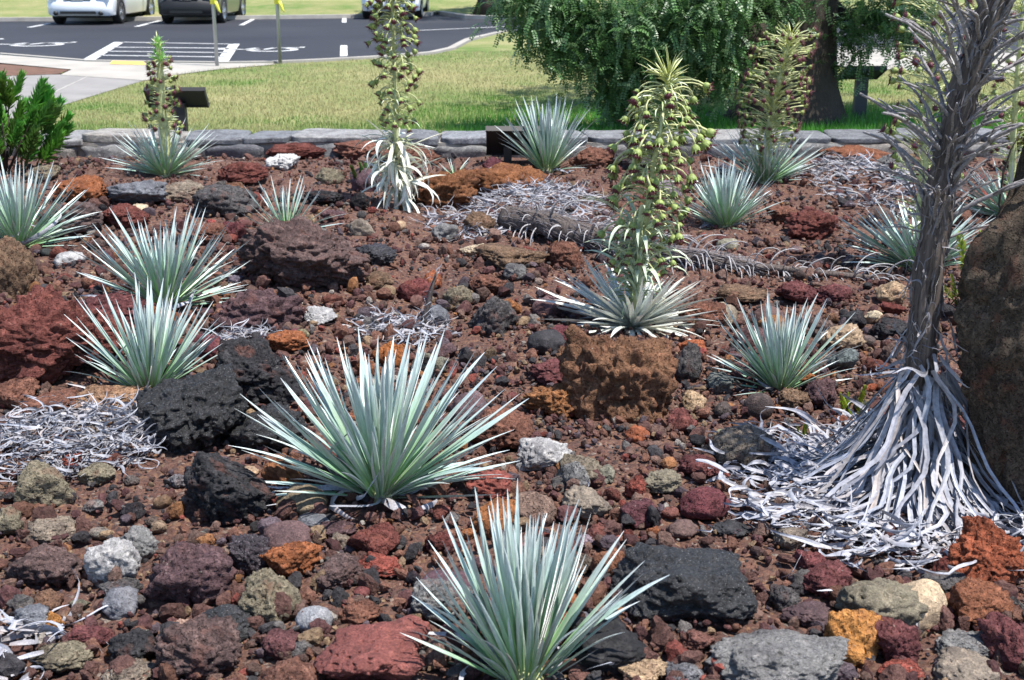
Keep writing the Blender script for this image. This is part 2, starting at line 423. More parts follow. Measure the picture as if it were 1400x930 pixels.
def build_bed():
    ny, nx = 440, 310
    ys = 0.9*(11.7/0.9)**np.linspace(0, 1, ny)
    u = np.linspace(-1, 1, nx)
    Y, U = np.meshgrid(ys, u, indexing='ij'); X = U*(0.52*Y+1.6)
    x, y = X.ravel(), Y.ravel(); h = ground_h(x, y)
    p = np.stack([x, y, h], 1)
    h = h + 0.022*np.abs(fbm(p*9, 3, 21)) + 0.018*fbm(p*26, 3, 31, 0.6) - 0.010
    v = np.stack([x, y, h], 1)
    i = (np.arange(ny-1)[:, None]*nx + np.arange(nx-1)[None, :]).ravel()
    f = np.stack([i, i+1, i+nx+1, i+nx], 1)
    tag(add('garden_bed', mesh_np('garden_bed', v, f, True), M['cinder']), 'red-brown cinder soil of the rock garden', None, kind='structure')
build_bed()

# lawn behind the wall, up to the kerb of the parking lot
lawn_edge = [(-160, 108), (60, 106), (200, 108), (250, 100), (300, 94), (370, 88), (440, 84.5), (520, 80), (590, 75), (622, 68), (645, 56), (690, 44), (760, 46), (900, 62), (1040, 84), (1120, 91), (1240, 97), (1500, 103)]
LAWN = [(-9.5, 11.75, 0), (9.5, 11.75, 0)] + [tuple(at(x, y, 0)) for x, y in reversed(lawn_edge)]
sheet('lawn', LAWN, M['turf'])
kerb_line = [(-260, 76), (0, 74), (120, 83.5), (300, 86), (370, 85), (440, 82), (520, 77.5), (590, 72), (617, 66), (640, 54), (690, 42.5), (760, 44), (900, 56), (1040, 62), (1240, 68), (1500, 74)]
far_line = [(-300, 31), (0, 29.5), (200, 28.5), (350, 26.5), (480, 25), (585, 22), (600, 20), (640, 26), (720, 28.5), (900, 24), (1240, 20), (1500, 18)]
def low(p): return (p.x, p.y, ZA)
LOT = [low(at(x, y, 0)) for x, y in kerb_line] + [tuple(at(x, y, ZA)) for x, y in reversed(far_line)]
sheet('parking_lot', LOT, M['asphalt'])
kl = [at(x, y, 0) for x, y in kerb_line]
strip('kerb', [(p.x, p.y) for p in kl], 0.16, ZA-0.03, 0.018, M['concrete'])
fl = [at(x, y, ZA) for x, y in far_line]
strip('kerb', [(p.x, p.y+0.12) for p in fl], 0.26, ZA-0.03, 0.05, M['kerbstone'])
# sidewalk slabs between lawn and lot (pale concrete), with joints
walk = [(-260, 77), (0, 75), (120, 84.2), (300, 86.8), (372, 86.4), (376, 88.2), (300, 94.5), (250, 101), (198, 110), (140, 106), (82, 102.5), (98, 95), (0, 86), (-260, 84)]
sheet('sidewalk', [tuple(at(x, y, 0.010)) for x, y in walk], M['concrete'])
sheet('sidewalk', [tuple(at(x, y, 0.010)) for x, y in [(1040, 63), (1240, 69), (1500, 75.5), (1500, 102), (1240, 96), (1110, 89), (1040, 82)]], M['concrete'])
sheet('path', [tuple(at(x, y, 0.006)) for x, y in [(-260, 104), (84, 102), (140, 105.5), (199, 109.5), (150, 124), (95, 141), (40, 156), (-60, 182), (-400, 190)]], M['path'])
for a, b in (((20, 104), (-80, 150)), ((120, 105), (20, 152))):
    pa, pb = at(*a, 0), at(*b, 0)
    strip('path_joint', [(pa.x, pa.y), (pb.x, pb.y)], 0.02, 0.004, 0.0085, M['kerbstone'])
sheet('planting_strip', [tuple(at(x, y, 0.012)) for x, y in [(-260, 86), (0, 87.5), (95, 95.5), (80, 101), (0, 104), (-260, 105)]], M['dirt'])
sheet('tactile_strip', [tuple(at(x, y, 0.016)) for x, y in [(150, 87.5), (153, 83.2), (196, 84.0), (200, 88.8)]], M['yellow'])
# grass bank beyond the lot
def bank():
    ny, nx = 40, 60; v = []
    fx = [p.x for p in fl]; fy = [p.y+0.24 for p in fl]
    for j in range(ny):
        for i in range(nx):
            x = -42 + 84*i/(nx-1); y0 = float(np.interp(x, fx, fy)); s = (j/(ny-1))**1.6
            y = y0 + s*70; v.append((x, y, 0.03 + 0.045*(y-y0)+0.12*float(vnoise(np.array([[x*0.2, y*0.2, 0]]), 4)[0])*min(1, (y-y0)/3)))
    i = (np.arange(ny-1)[:, None]*nx + np.arange(nx-1)[None, :]).ravel()
    tag(add('grass_bank', mesh_np('grass_bank', v, np.stack([i, i+1, i+nx+1, i+nx], 1), True), M['turf']), kind='structure')
bank()
# painted markings, each its own sheet 5 mm above the asphalt
ZP = ZA + 0.005
def line_mark(a, b, w, label=None):
    pa, pb = at(*a, ZP), at(*b, ZP); t = (pb-pa).normalized(); n = Vector((-t.y, t.x, 0))*w/2
    o = sheet('painted_line', [pa-n, pb-n, pb+n, pa+n], M['paint']); return o
for a, b, w in (((121, 82), (163, 57.5), 0.22), ((303, 85), (320.5, 60), 0.22), ((165, 57.6), (318, 60.3), 0.13),
                ((152, 64.5), (314, 66), 0.14), ((143, 70), (311, 72), 0.14), ((134, 75.5), (308, 78), 0.14),
                ((186, 36.5), (219, 28.2), 0.14), ((330, 34.5), (348, 25.2), 0.14), ((40, 37.5), (68, 32), 0.14), ((-60, 40), (-20, 31), 0.14),
                ((470, 77), (470, 62), 0.14), ((470.5, 31), (471, 22.5), 0.13), ((565, 42.0), (700, 36), 0.12), ((-6, 53.5), (5, 53.2), 0.3)):
    line_mark(a, b, w)
def isa(px, py, s=1.25, rz=0.0):
    c = at(px, py, ZP); mb = MB()
    def poly(pts): mb.put([(p[0]*s, p[1]*s, 0) for p in pts], [tuple(range(len(pts)))])
    poly([(0.08*math.cos(w)-0.05, 0.08*math.sin(w)+0.62) for w in np.linspace(0, 2*PI, 14, False)])
    poly([(-0.10, 0.52), (-0.02, 0.52), (0.03, 0.17), (-0.06, 0.17)]); poly([(-0.05, 0.40), (0.20, 0.37), (0.20, 0.31), (-0.04, 0.33)])
    poly([(-0.06, 0.22), (0.26, 0.19), (0.25, 0.12), (-0.06, 0.15)]); poly([(0.20, 0.17), (0.27, 0.17), (0.38, -0.10), (0.30, -0.13)]); poly([(0.31, -0.06), (0.34, -0.13), (0.47, -0.09), (0.46, -0.04)])
    ws = np.linspace(math.radians(120), math.radians(345), 18)
    for a, b in zip(ws[:-1], ws[1:]):
        poly([(0.27*math.cos(a)-0.02, 0.27*math.sin(a)+0.08), (0.27*math.cos(b)-0.02, 0.27*math.sin(b)+0.08), (0.19*math.cos(b)-0.02, 0.19*math.sin(b)+0.08), (0.19*math.cos(a)-0.02, 0.19*math.sin(a)+0.08)])
    o = mb.build('painted_symbol', M['paint'], loc=c, rot=(0, 0, rz)); bm = bmesh.new(); bm.from_mesh(o.data)
    for f in bm.faces:
        f.normal_update()
        if f.normal.z < 0: f.normal_flip()
    bm.to_mesh(o.data); bm.free(); o['kind'] = 'structure'
isa(62, 61, 2.0, 1.35); isa(383, 68, 1.9, 1.35)

# ------------------------------------------------------------------ grass blades (uncountable)
def grass_mesh(name, pos, h, w, colr, lean=0.5):
    n = len(pos); a = RN.uniform(0, 2*PI, n); la = RN.uniform(0, 2*PI, n)
    dx, dy = np.cos(a)*w/2, np.sin(a)*w/2
    v = np.zeros((n, 3, 3)); v[:, 0] = pos - np.stack([dx, dy, 0*dx], 1); v[:, 1] = pos + np.stack([dx, dy, 0*dx], 1)
    l = RN.uniform(0.1, lean, n)*h; v[:, 2] = pos + np.stack([np.cos(la)*l, np.sin(la)*l, h], 1)
    c = np.repeat(np.concatenate([colr, np.ones((n, 1))], 1)[:, None], 3, 1)
    return mesh_np(name, v, np.arange(3*n).reshape(-1, 3), True, attrs={'col': ('FLOAT_COLOR', c)})
def in_poly(x, y, poly):
    c = np.zeros(len(x), bool); j = len(poly)-1
    for i in range(len(poly)):
        xi, yi, xj, yj = poly[i][0], poly[i][1], poly[j][0], poly[j][1]
        c ^= ((yi > y) != (yj > y)) & (x < (xj-xi)*(y-yi)/(yj-yi+1e-12)+xi); j = i
    return c
def lawn_grass():
    n = 170000
    y = 11.8 + (RN.uniform(0, 1, n)**1.5)*12.5; x = RN.uniform(-1, 1, n)*(0.45*y+0.9)
    path = [at(px, py, 0) for px, py in [(-260, 101), (84, 101), (199, 106), (203, 109), (152, 125), (97, 142), (42, 157), (-60, 183), (-400, 191)]]
    ok = in_poly(x, y, LAWN) & ~in_poly(x, y, path); x, y = x[ok], y[ok]; n = len(x)
    p = np.stack([x, y, 0*x], 1)
    dry = fbm(p*0.45, 3, 40) + 0.7*fbm(p*1.9, 3, 44) + 0.12*RN.normal(size=n)
    t = np.clip(dry*2.2+0.66, 0, 1)[:, None]
    t = np.clip(t - 0.55*np.exp(-((y-11.9)/0.55)**2)[:, None], 0, 1)   # watered strip along the wall
    # taller, lusher grass under the tree, its shade partly put into the green
    lush_shade = np.clip(1.45-np.hypot((x-2.5)/3.3, (y-13.2)/1.75), 0, 1)*1.6
    lush_shade = np.clip(lush_shade + 0.25*fbm(p*1.3, 2, 50), 0, 1)[:, None]
    green = np.array([0.13, 0.26, 0.045]); straw = np.array([0.42, 0.37, 0.18]); rich = np.array([0.09, 0.30, 0.035])
    c = green*(1-t)+straw*t; c = c*(1-lush_shade)+rich*lush_shade
    c = c*RN.uniform(0.65, 1.35, (n, 1))
    h = RN.uniform(0.02, 0.045, n)*(1-lush_shade[:, 0]) + RN.uniform(0.05, 0.13, n)*lush_shade[:, 0]
    o = add('grass', grass_mesh('grass', p, h, 0.009, c), M['foliage']); tag(o, 'short patchy green and straw lawn grass behind the wall', 'grass', kind='stuff')
lawn_grass()

# ------------------------------------------------------------------ low stone wall
def block_verts(seed, d, sub=4, e=7.0, amp=0.05):
    v, f = ico(sub); n = (np.abs(v)**e).sum(1)**(-1/e); v = v*n[:, None]
    rs = np.random.RandomState(seed)
    sh = rs.uniform(-0.16, 0.16, 4)
    s = np.array(d)/2
    w = v*s; w[:, 0] += sh[0]*w[:, 1]*np.sign(s[0]) + sh[1]*w[:, 2]; w[:, 2] += sh[2]*0.35*w[:, 0]*min(1, d[2]/d[0]) + sh[3]*0.3*w[:, 1]*min(1, d[2]/d[1])
    nz = fbm(w*5+rs.uniform(-9, 9, 3), 3, seed)
    return w + v*(amp*min(d)*nz)[:, None]*1.6, f
def stone_wall():
    Yw = 11.32; t = thing('stone_wall', (0, Yw, 0), 0, 'low mortared grey stone wall between the rock bed and the lawn', 'wall')
    core = MB(); core.box((0, 0.31, 0.008), (10.9, 0.555, 0.215)); core.build('mortar_core', M['mortar'], t)
    rs = random.Random(5); x = -5.6
    greys = [(0.20, 0.205, 0.215), (0.26, 0.255, 0.25), (0.16, 0.165, 0.175), (0.30, 0.28, 0.25), (0.22, 0.225, 0.24)]
    while x < 5.6:                                            # capstones
        w = rs.uniform(0.38, 0.95); d = 0.62*rs.uniform(0.93, 1.04); hh = rs.uniform(0.05, 0.075)
        v, f = block_verts(rs.randint(0, 9999), (w-0.014, d, hh), 4, 10, 0.16)
        add('capstone', mesh_np('capstone', v, f, True), M['smooth'], t, loc=(x+w/2, 0.31+rs.uniform(-0.02, 0.02), 0.132+rs.uniform(-0.008, 0.010)), rot=(rs.uniform(-.03, .03), rs.uniform(-.03, .03), rs.uniform(-.05, .05)), color=rs.choice(greys))
        x += w
    x = -5.6
    while x < 5.6:                                            # facing stones, same stone as the caps; face shade put into darker colours
        w = rs.uniform(0.28, 0.7); hh = rs.uniform(0.13, 0.18)
        v, f = block_verts(rs.randint(0, 9999), (w-0.025, 0.22, hh), 3, 7, 0.22)
        add('face_stone', mesh_np('face_stone', v, f, True), M['smooth'], t, loc=(x+w/2, 0.075, 0.02), rot=(0, rs.uniform(-.06, .06), 0), color=rs.choice([(0.10, 0.10, 0.11), (0.13, 0.13, 0.135), (0.17, 0.165, 0.16), (0.085, 0.085, 0.09), (0.20, 0.18, 0.16)]))
        x += w
stone_wall()

# ------------------------------------------------------------------ loose gravel (uncountable)
PAL = [((0.125, 0.064, 0.052), 5), ((0.18, 0.088, 0.060), 4), ((0.10, 0.045, 0.043), 4), ((0.15, 0.092, 0.072), 4), ((0.048, 0.044, 0.046), 3), ((0.13, 0.118, 0.11), 1.1),
       ((0.24, 0.165, 0.10), 1.2), ((0.27, 0.125, 0.055), 0.6), ((0.30, 0.27, 0.235), 0.45), ((0.10, 0.075, 0.085), 2), ((0.21, 0.06, 0.045), 0.6)]
def gravel(name, n, dmin, dmax, smin, smax, sub, label, power=1.0, seedoff=0, clump=False):
    pw = np.array([w for _, w in PAL]); pc = np.array([c for c, _ in PAL])
    # even over the picture along depth: density falls off with distance
    y = dmin*(dmax/dmin)**RN.uniform(0, 1, n) if power == 1.0 else dmin + (dmax-dmin)*RN.uniform(0, 1, n)**power
    x = RN.uniform(-1, 1, n)*(0.44*y + 0.55)
    s = smin*(smax/smin)**(RN.uniform(0, 1, n)**1.6)
    if clump:
        keep = vnoise(np.stack([x*1.6, y*1.6, 0*x], 1), 77) + RN.uniform(-0.6, 0.6, n) > -0.25
        x, y, s = x[keep], y[keep], s[keep]; n = len(x)
    ci = RN.choice(len(PAL), n, p=pw/pw.sum()); c = pc[ci]*RN.uniform(0.7, 1.35, (n, 1))
    K = 22; tpl = [rock_verts(sub, 500+seedoff+k, 0.95, 0.22, 0.16, 0.0, 11) for k in range(K)]
    nv = len(tpl[0][0]); F0 = tpl[0][1]
    T = np.stack([t[0] for t in tpl]); ti = RN.randint(0, K, n)
    q = RN.normal(size=(n, 4)); q /= np.linalg.norm(q, axis=1)[:, None]
    w, a, b, d = q.T
    Rm = np.stack([np.stack([1-2*(b*b+d*d), 2*(a*b-w*d), 2*(a*d+w*b)], 1), np.stack([2*(a*b+w*d), 1-2*(a*a+d*d), 2*(b*d-w*a)], 1), np.stack([2*(a*d-w*b), 2*(b*d+w*a), 1-2*(a*a+b*b)], 1)], 1)
    sc = s[:, None]/2*np.stack([RN.uniform(0.85, 1.3, n), RN.uniform(0.8, 1.1, n), RN.uniform(0.6, 0.95, n)], 1)
    V = np.einsum('nij,nvj->nvi', Rm, T[ti]*sc[:, None, :])
    z = ground_h(x, y) + s*RN.uniform(0.05, 0.36, n) + 0.006
    V = V + np.stack([x, y, z], 1)[:, None, :]
    F = (F0[None] + (np.arange(n)*nv)[:, None, None]).reshape(-1, 3)
    C = np.repeat(np.concatenate([c, np.ones((n, 1))], 1)[:, None], nv, 1)
    o = add(name, mesh_np(name, V, F, False, attrs={'col': ('FLOAT_COLOR', C)}), M['gravel'])
    tag(o, label, 'gravel', kind='stuff')
gravel('gravel', 6500, 2.3, 5.0, 0.009, 0.017, 1, 'fine red and black cinder grit in the front of the bed', seedoff=200)
gravel('gravel', 4000, 2.3, 5.2, 0.017, 0.036, 2, 'hazelnut-sized cinder gravel in the front of the bed')
gravel('gravel', 15500, 4.4, 11.2, 0.014, 0.045, 1, 'fine red cinder gravel at the back of the bed', seedoff=40)
gravel('gravel', 950, 3.6, 6.0, 0.03, 0.062, 2, 'walnut-sized mixed lava pebbles in the middle of the bed', seedoff=80, clump=True)
gravel('gravel', 900, 2.35, 3.9, 0.034, 0.078, 3, 'egg-sized mixed lava stones packed in the front of the bed', seedoff=160)
gravel('gravel', 2700, 5.0, 11.1, 0.035, 0.09, 2, 'mixed lava pebbles in the back of the bed', seedoff=120, clump=True)
# ------------------------------------------------------------------ leaves shared by the silverswords
def leaf_mesh(name, aspect, bend, tw, seed, curl=0.0, base_w=0.8, nseg=9, thick=0.22, tipdry=True):
    """blade along +X, length 1, channelled on its upper side, tapering to a point"""
    rs = random.Random(seed); V, F, T = [], [], []; x = z = 0.0; y = 0.0; a = 0.0; yaw = 0.0
    wob = rs.uniform(-0.12, 0.12)
    for i in range(nseg+1):
        s = i/nseg
        w = aspect/2*(base_w + (1-base_w)*math.sin(min(1, s*2.2)*PI/2))*(1-max(0, (s-0.5)/0.5)**2.2)
        w = max(w, aspect*0.03)
        if s < 0.05: w *= 1.15
        th = tw*s
        up = Vector((-math.sin(a), 0, math.cos(a))); sd = Vector((-math.sin(yaw), math.cos(yaw), 0))
        sd2 = sd*math.cos(th)+up*math.sin(th); up2 = up*math.cos(th)-sd*math.sin(th); p = Vector((x, y, z))
        ch = w*0.35
        for q in (p+sd2*w+up2*ch, p, p-sd2*w+up2*ch, p-up2*w*thick*2.0): V.append(tuple(q)); T.append(s)
        ds = 1.0/nseg
        x += math.cos(a)*math.cos(yaw)*ds; y += math.cos(a)*math.sin(yaw)*ds; z += math.sin(a)*ds
        a += (bend*(0.35+1.3*s) + curl*max(0, s-0.55)*3)*ds; yaw += wob*ds*2
    for i in range(nseg):
        for k in range(4):
            k2 = (k+1) % 4; F.append((4*i+k, 4*i+4+k, 4*i+4+k2, 4*i+k2))
    F.append((0, 1, 2, 3))
    return sharpen(mesh_np(name, V, F, True, attrs={'t': ('FLOAT', T)}), (0, 1, 2))
def leaf_set(mat, aspect, bends, seed, n=10, **k):
    out = []
    for i in range(n):
        rs = random.Random(seed*100+i)
        me = leaf_mesh('leaf', aspect*rs.uniform(0.85, 1.15), rs.uniform(*bends), rs.uniform(-0.5, 0.5), seed*31+i, **k); me.materials.append(mat); out.append(me)
    return out
LS = {'broad_up': leaf_set(M['silver'], 0.039, (-0.14, 0.25), 1), 'broad_out': leaf_set(M['silver'], 0.038, (-0.45, 0.15), 2),
      'slim_up': leaf_set(M['silver'], 0.034, (-0.14, 0.25), 3), 'slim_out': leaf_set(M['silver'], 0.032, (-0.5, 0.2), 4),
      'pale_up': leaf_set(M['pale'], 0.055, (-0.6, 0.2), 5), 'pale_out': leaf_set(M['pale'], 0.055, (-1.1, -0.1), 6),
      'bract': leaf_set(M['bract'], 0.07, (-2.4, -0.8), 7), 'bract_up': leaf_set(M['bract'], 0.07, (-0.8, 0.2), 8),
      'pale_drop': leaf_set(M['pale'], 0.06, (-3.2, -1.6), 9)}
def ribbon_mesh(name, seed, aspect=0.05, tight=1.0, nseg=10, flat=0.28):
    """a dead leaf: a curling, twisting ribbon lying about the XY plane, length 1"""
    rs = random.Random(seed); V, F, T = [], [], []
    p = Vector((0, 0, 0)); h = 0.0; el = rs.uniform(-0.1, 0.35); tw = rs.uniform(0, PI)
    k = rs.uniform(-3.2, 3.2)*tight; ke = rs.uniform(-1.6, 0.6)*tight; kt = rs.uniform(-4, 4); pts = []
    for i in range(nseg+1):
        s = i/nseg
        d = Vector((math.cos(h)*math.cos(el), math.sin(h)*math.cos(el), math.sin(el)))
        u0 = Vector((0, 0, 1)); sd = d.cross(u0); sd = sd.normalized() if sd.length > 1e-3 else Vector((0, 1, 0)); up = sd.cross(d)
        b = sd*math.cos(tw)+up*math.sin(tw); nrm = up*math.cos(tw)-sd*math.sin(tw)
        w = aspect/2*(0.55+0.45*math.sin(PI*min(1, s*1.6+0.1)))*(1-max(0, (s-0.5)/0.5)**2*0.85)
        for q in (p+b*w+nrm*w*flat, p, p-b*w+nrm*w*flat, p-nrm*w*0.08): V.append(tuple(q)); T.append(s)
        ds = 1/nseg; p = p + d*ds; h += (k + 2.2*tight*math.sin(s*7+seed))*ds; el += ke*ds; tw += kt*ds*0.6
        if p.z < -0.02: el = abs(el)*0.6
    for i in range(nseg):
        for q in range(4):
            q2 = (q+1) % 4; F.append((4*i+q, 4*i+4+q, 4*i+4+q2, 4*i+q2))
    return sharpen(mesh_np(name, V, F, True, attrs={'t': ('FLOAT', T)}), (0, 1, 2))
RIB = []
for i in range(26):
    me = ribbon_mesh('leaf', 900+i, R.uniform(0.052, 0.09), R.uniform(0.9, 2.3)); me.materials.append(M['dead']); RIB.append(me)
def tint(rs, a=0.12): 
    g = rs.uniform(1-a, 1+a*0.6); w = rs.uniform(-0.04, 0.04) + (0.12 if a > 0.2 and rs.random() < 0.2 else 0); return (g*(1+w), g, g*(1-w))
def frame(phi, el, roll): return Matrix.Rotation(phi, 4, 'Z') @ Matrix.Rotation(-el, 4, 'Y') @ Matrix.Rotation(roll, 4, 'X')
PLACES = []                                                   # where the plants stand (x, y, r): loose stones keep off
LAND = []                                                     # named landmarks for the labels of loose stones
def rosette(root, L, n, seed, kind='broad', el0=88, el1=6, power=0.85, lenvar=0.18, core=0.10, brown=0.06, squeeze=1.0, zbase=0.0, tilt=(0, 0), low=0, gap=0.9):
    rs = random.Random(seed)
    tm = Matrix.Translation((0, 0, zbase)) @ Matrix.Rotation(tilt[0], 4, 'X') @ Matrix.Rotation(tilt[1], 4, 'Y')
    for i in range(n+low):
        t = min(1, (i+0.5)/n); el = math.radians(el0 + (el1-el0)*t**power + rs.uniform(-7, 7)); phi = i*2.39996 + rs.uniform(-0.15, 0.15)
        if i >= n: el = math.radians(rs.uniform(0, 16))
        front = max(0.0, -math.sin(phi))**2*gap               # the side worn open, where the green leaf bases show
        if i < n and el < math.radians(62): el += (math.radians(62)-el)*front*0.8
        up = t < 0.6; ms = LS[kind + ('_up' if up else '_out')]
        ln = L*(0.80 + 0.24*math.sin(PI*min(1, t*1.15)))*(1 + rs.uniform(-lenvar, lenvar*0.6))*(1-0.42*front*(t > 0.25)*rs.uniform(0.4, 1.2))
        r0 = L*core*(0.15 + 0.85*t)
        c = tint(rs)
        if rs.random() < brown*(0.4+1.4*t): c = (0.42*rs.uniform(.8, 1.2), 0.36, 0.34); ln *= rs.uniform(0.45, 0.85)
        m = tm @ Matrix.Translation((math.cos(phi)*r0, math.sin(phi)*r0, L*0.05*(1-t))) @ frame(phi, el, rs.uniform(-0.45, 0.45)) @ Matrix.Scale(ln, 4)
        add('leaf', rs.choice(ms), None, root, mw=m, color=c)
    mb = MB(); mb.tube([(0, 0, -0.03), (0, 0, 0.01), (0, 0, L*0.09), (0, 0, L*0.14)], [L*core*1.0, L*core*1.05, L*core*0.6, 0.004], 10)
    mb.build('stem', M['stalk'], root, True, mw=tm)
def dead_frill(root, L, n, seed):
    rs = random.Random(seed)
    for i in range(n):
        phi = rs.uniform(0, 2*PI); m = Matrix.Translation((math.cos(phi)*L*0.12, math.sin(phi)*L*0.12, 0.012)) @ frame(phi, rs.uniform(-0.05, 0.25), rs.uniform(-1, 1)) @ Matrix.Scale(L*rs.uniform(0.4, 0.85), 4)
        add('dead_leaf', rs.choice(RIB), None, root, mw=m, color=tint(rs, 0.3))
def plant(px, py, L, n, seed, label, short, kind='broad', frill=6, r=None, **k):
    p = at_bed(px, py); root = thing('silversword', p, 0, label, 'plant', 'silversword rosettes')
    rosette(root, L, n, seed, kind, **k); dead_frill(root, L, frill, seed+1)
    PLACES.append((p.x, p.y, r or L*0.30)); LAND.append((p.x, p.y, short)); return root
plant(520, 676, 0.50, 185, 1, 'largest silver-green silversword rosette, beside the two black lava blocks', 'the largest silversword rosette', el1=6, frill=12, power=0.88)
plant(716, 926, 0.42, 140, 2, 'upright green-based silversword behind the wide brick-red stone, brown dry leaf tips', 'the upright green-based silversword', el1=38, power=1.0, brown=0.14, low=11, frill=12, core=0.13)
plant(205, 536, 0.40, 130, 3, 'silversword rosette growing behind the tan angular stone and dead leaf heap', 'the silversword behind the tan stone', el1=24, power=0.95, low=6)
plant(226, 420, 0.46, 150, 4, 'wide spiky silversword behind the dark red scoria mass', 'the silversword behind the dark red scoria', 'slim', el1=14, power=0.85, frill=10, low=8)
plant(25, 338, 0.50, 150, 5, 'silver rosette behind the rounded brown boulder, with pale drooping outer leaves', 'the rosette behind the rounded brown boulder', 'slim', el1=10, power=0.8, frill=10, low=8)
plant(392, 322, 0.36, 62, 6, 'sparse pale silversword half hidden behind the big purple-brown boulder', 'the sparse silversword behind the purple boulder', 'slim', el1=8, power=0.8, frill=8)
plant(1066, 533, 0.37, 140, 7, 'fan-shaped green silversword beside the round dark stone ball', 'the fan-shaped green silversword', el1=26, power=0.95, brown=0.08, frill=9, low=7)
plant(992, 310, 0.44, 150, 8, 'dense green-grey rosette in front of the pale green flowering stalk', 'the dense rosette below the pale flowering stalk', 'slim', el1=22, power=0.9, low=7)
plant(748, 233, 0.56, 140, 9, 'stiff blue-grey silversword in front of the low sign at the wall', 'the stiff silversword at the wall', 'slim', el1=36, power=1.0, frill=5, brown=0.03, low=5)

# ------------------------------------------------------------------ flower heads
def head_meshes(seed, nod, plen, rb=0.020):
    """pedicel from the stalk (origin, along +X) to a green head; the maroon florets are a sub-part"""
    rs = random.Random(seed); a = 0.35; p = Vector((0, 0, 0)); pts = [p.copy()]
    for i in range(6):
        p = p + Vector((math.cos(a), rs.uniform(-.08, .08), math.sin(a)))*plen/6; pts.append(p.copy()); a -= nod/6*(0.5+i*0.2)
    d = (pts[-1]-pts[-2]).normalized(); v, f = tube(pts, [0.0036]*5+[0.004, 0.006], 5)
    mb = MB(); mb.put(v, f); nped = len(f)
    q = d.to_track_quat('Z', 'Y'); c = pts[-1] + d*rb*0.7
    prof = [(-0.95, 0.22), (-0.65, 0.62), (-0.2, 0.86), (0.2, 0.92), (0.5, 0.82), (0.45, 0.3)]
    vv, ff = [], []; S = 10
    for (zz, rr) in prof:
        for k in range(S):
            w = 2*PI*k/S; g = 1+0.09*(k % 2)
            vv.append(tuple(c + q @ Vector((math.cos(w)*rr*rb*g, math.sin(w)*rr*rb*g, zz*rb))))
    for i in range(len(prof)-1):
        for k in range(S): ff.append((i*S+k, i*S+(k+1) % S, (i+1)*S+(k+1) % S, (i+1)*S+k))
    ff.append(tuple((len(prof)-1)*S+k for k in range(S))); ff.append(tuple(reversed(range(S))))
    for k in range(9):
        w = 2*PI*k/9+rs.uniform(-.15, .15); b = len(vv)
        for u in (Vector((math.cos(w-.25)*0.85, math.sin(w-.25)*0.85, 0.1)), Vector((math.cos(w+.25)*0.85, math.sin(w+.25)*0.85, 0.1)), Vector((math.cos(w)*rs.uniform(1.1, 1.5), math.sin(w)*rs.uniform(1.1, 1.5), rs.uniform(0.5, 1.1)))): vv.append(tuple(c + q @ (u*rb)))
        ff.append((b, b+1, b+2))
    mb.put(vv, ff)
    me = mesh_np('flower_head', np.concatenate(mb.v), mb.f, True, [M['stalk'], M['bud']], [0]*nped+[1]*len(ff))
    m2 = MB(); vv, ff = [], []                                # florets: a dark dome ringed by small pointed rays
    for j, (zz, rr) in enumerate(((0.40, 0.84), (0.80, 0.72), (1.0, 0.42), (1.06, 0.05))):
        for k in range(8):
            w = 2*PI*k/8; vv.append(tuple(c + q @ Vector((math.cos(w)*rr*rb, math.sin(w)*rr*rb, (zz+rs.uniform(-.06, .06))*rb))))
    for j in range(3):
        for k in range(8): ff.append((j*8+k, j*8+(k+1) % 8, (j+1)*8+(k+1) % 8, (j+1)*8+k))
    m2.put(vv, ff)
    for k in range(19):
        w = 2*PI*k/19+rs.uniform(-.15, .15); l = rs.uniform(1.1, 2.0); dz = rs.uniform(0.7, 2.1); h = 0.13
        A = [Vector((math.cos(w-h)*0.62, math.sin(w-h)*0.62, 0.5)), Vector((math.cos(w+h)*0.62, math.sin(w+h)*0.62, 0.5)), Vector((math.cos(w)*l, math.sin(w)*l, dz)), Vector((math.cos(w)*0.62, math.sin(w)*0.62, 0.75))]
        m2.put([tuple(c + q @ (u*rb)) for u in A], [(0, 1, 2), (1, 3, 2), (3, 0, 2)])
    me2 = mesh_np('ray_florets', np.concatenate(m2.v), m2.f, True, [M['maroon']])
    return me, me2
HEADS = {'nod': [head_meshes(60+i, R.uniform(1.5, 2.4), 1.0, 0.020/0.13) for i in range(1)]}
def head_set(nod, plen, rb, seed, n=6): return [head_meshes(seed+i, R.uniform(*nod), plen*R.uniform(0.85, 1.15), rb*R.uniform(0.9, 1.1)) for i in range(n)]
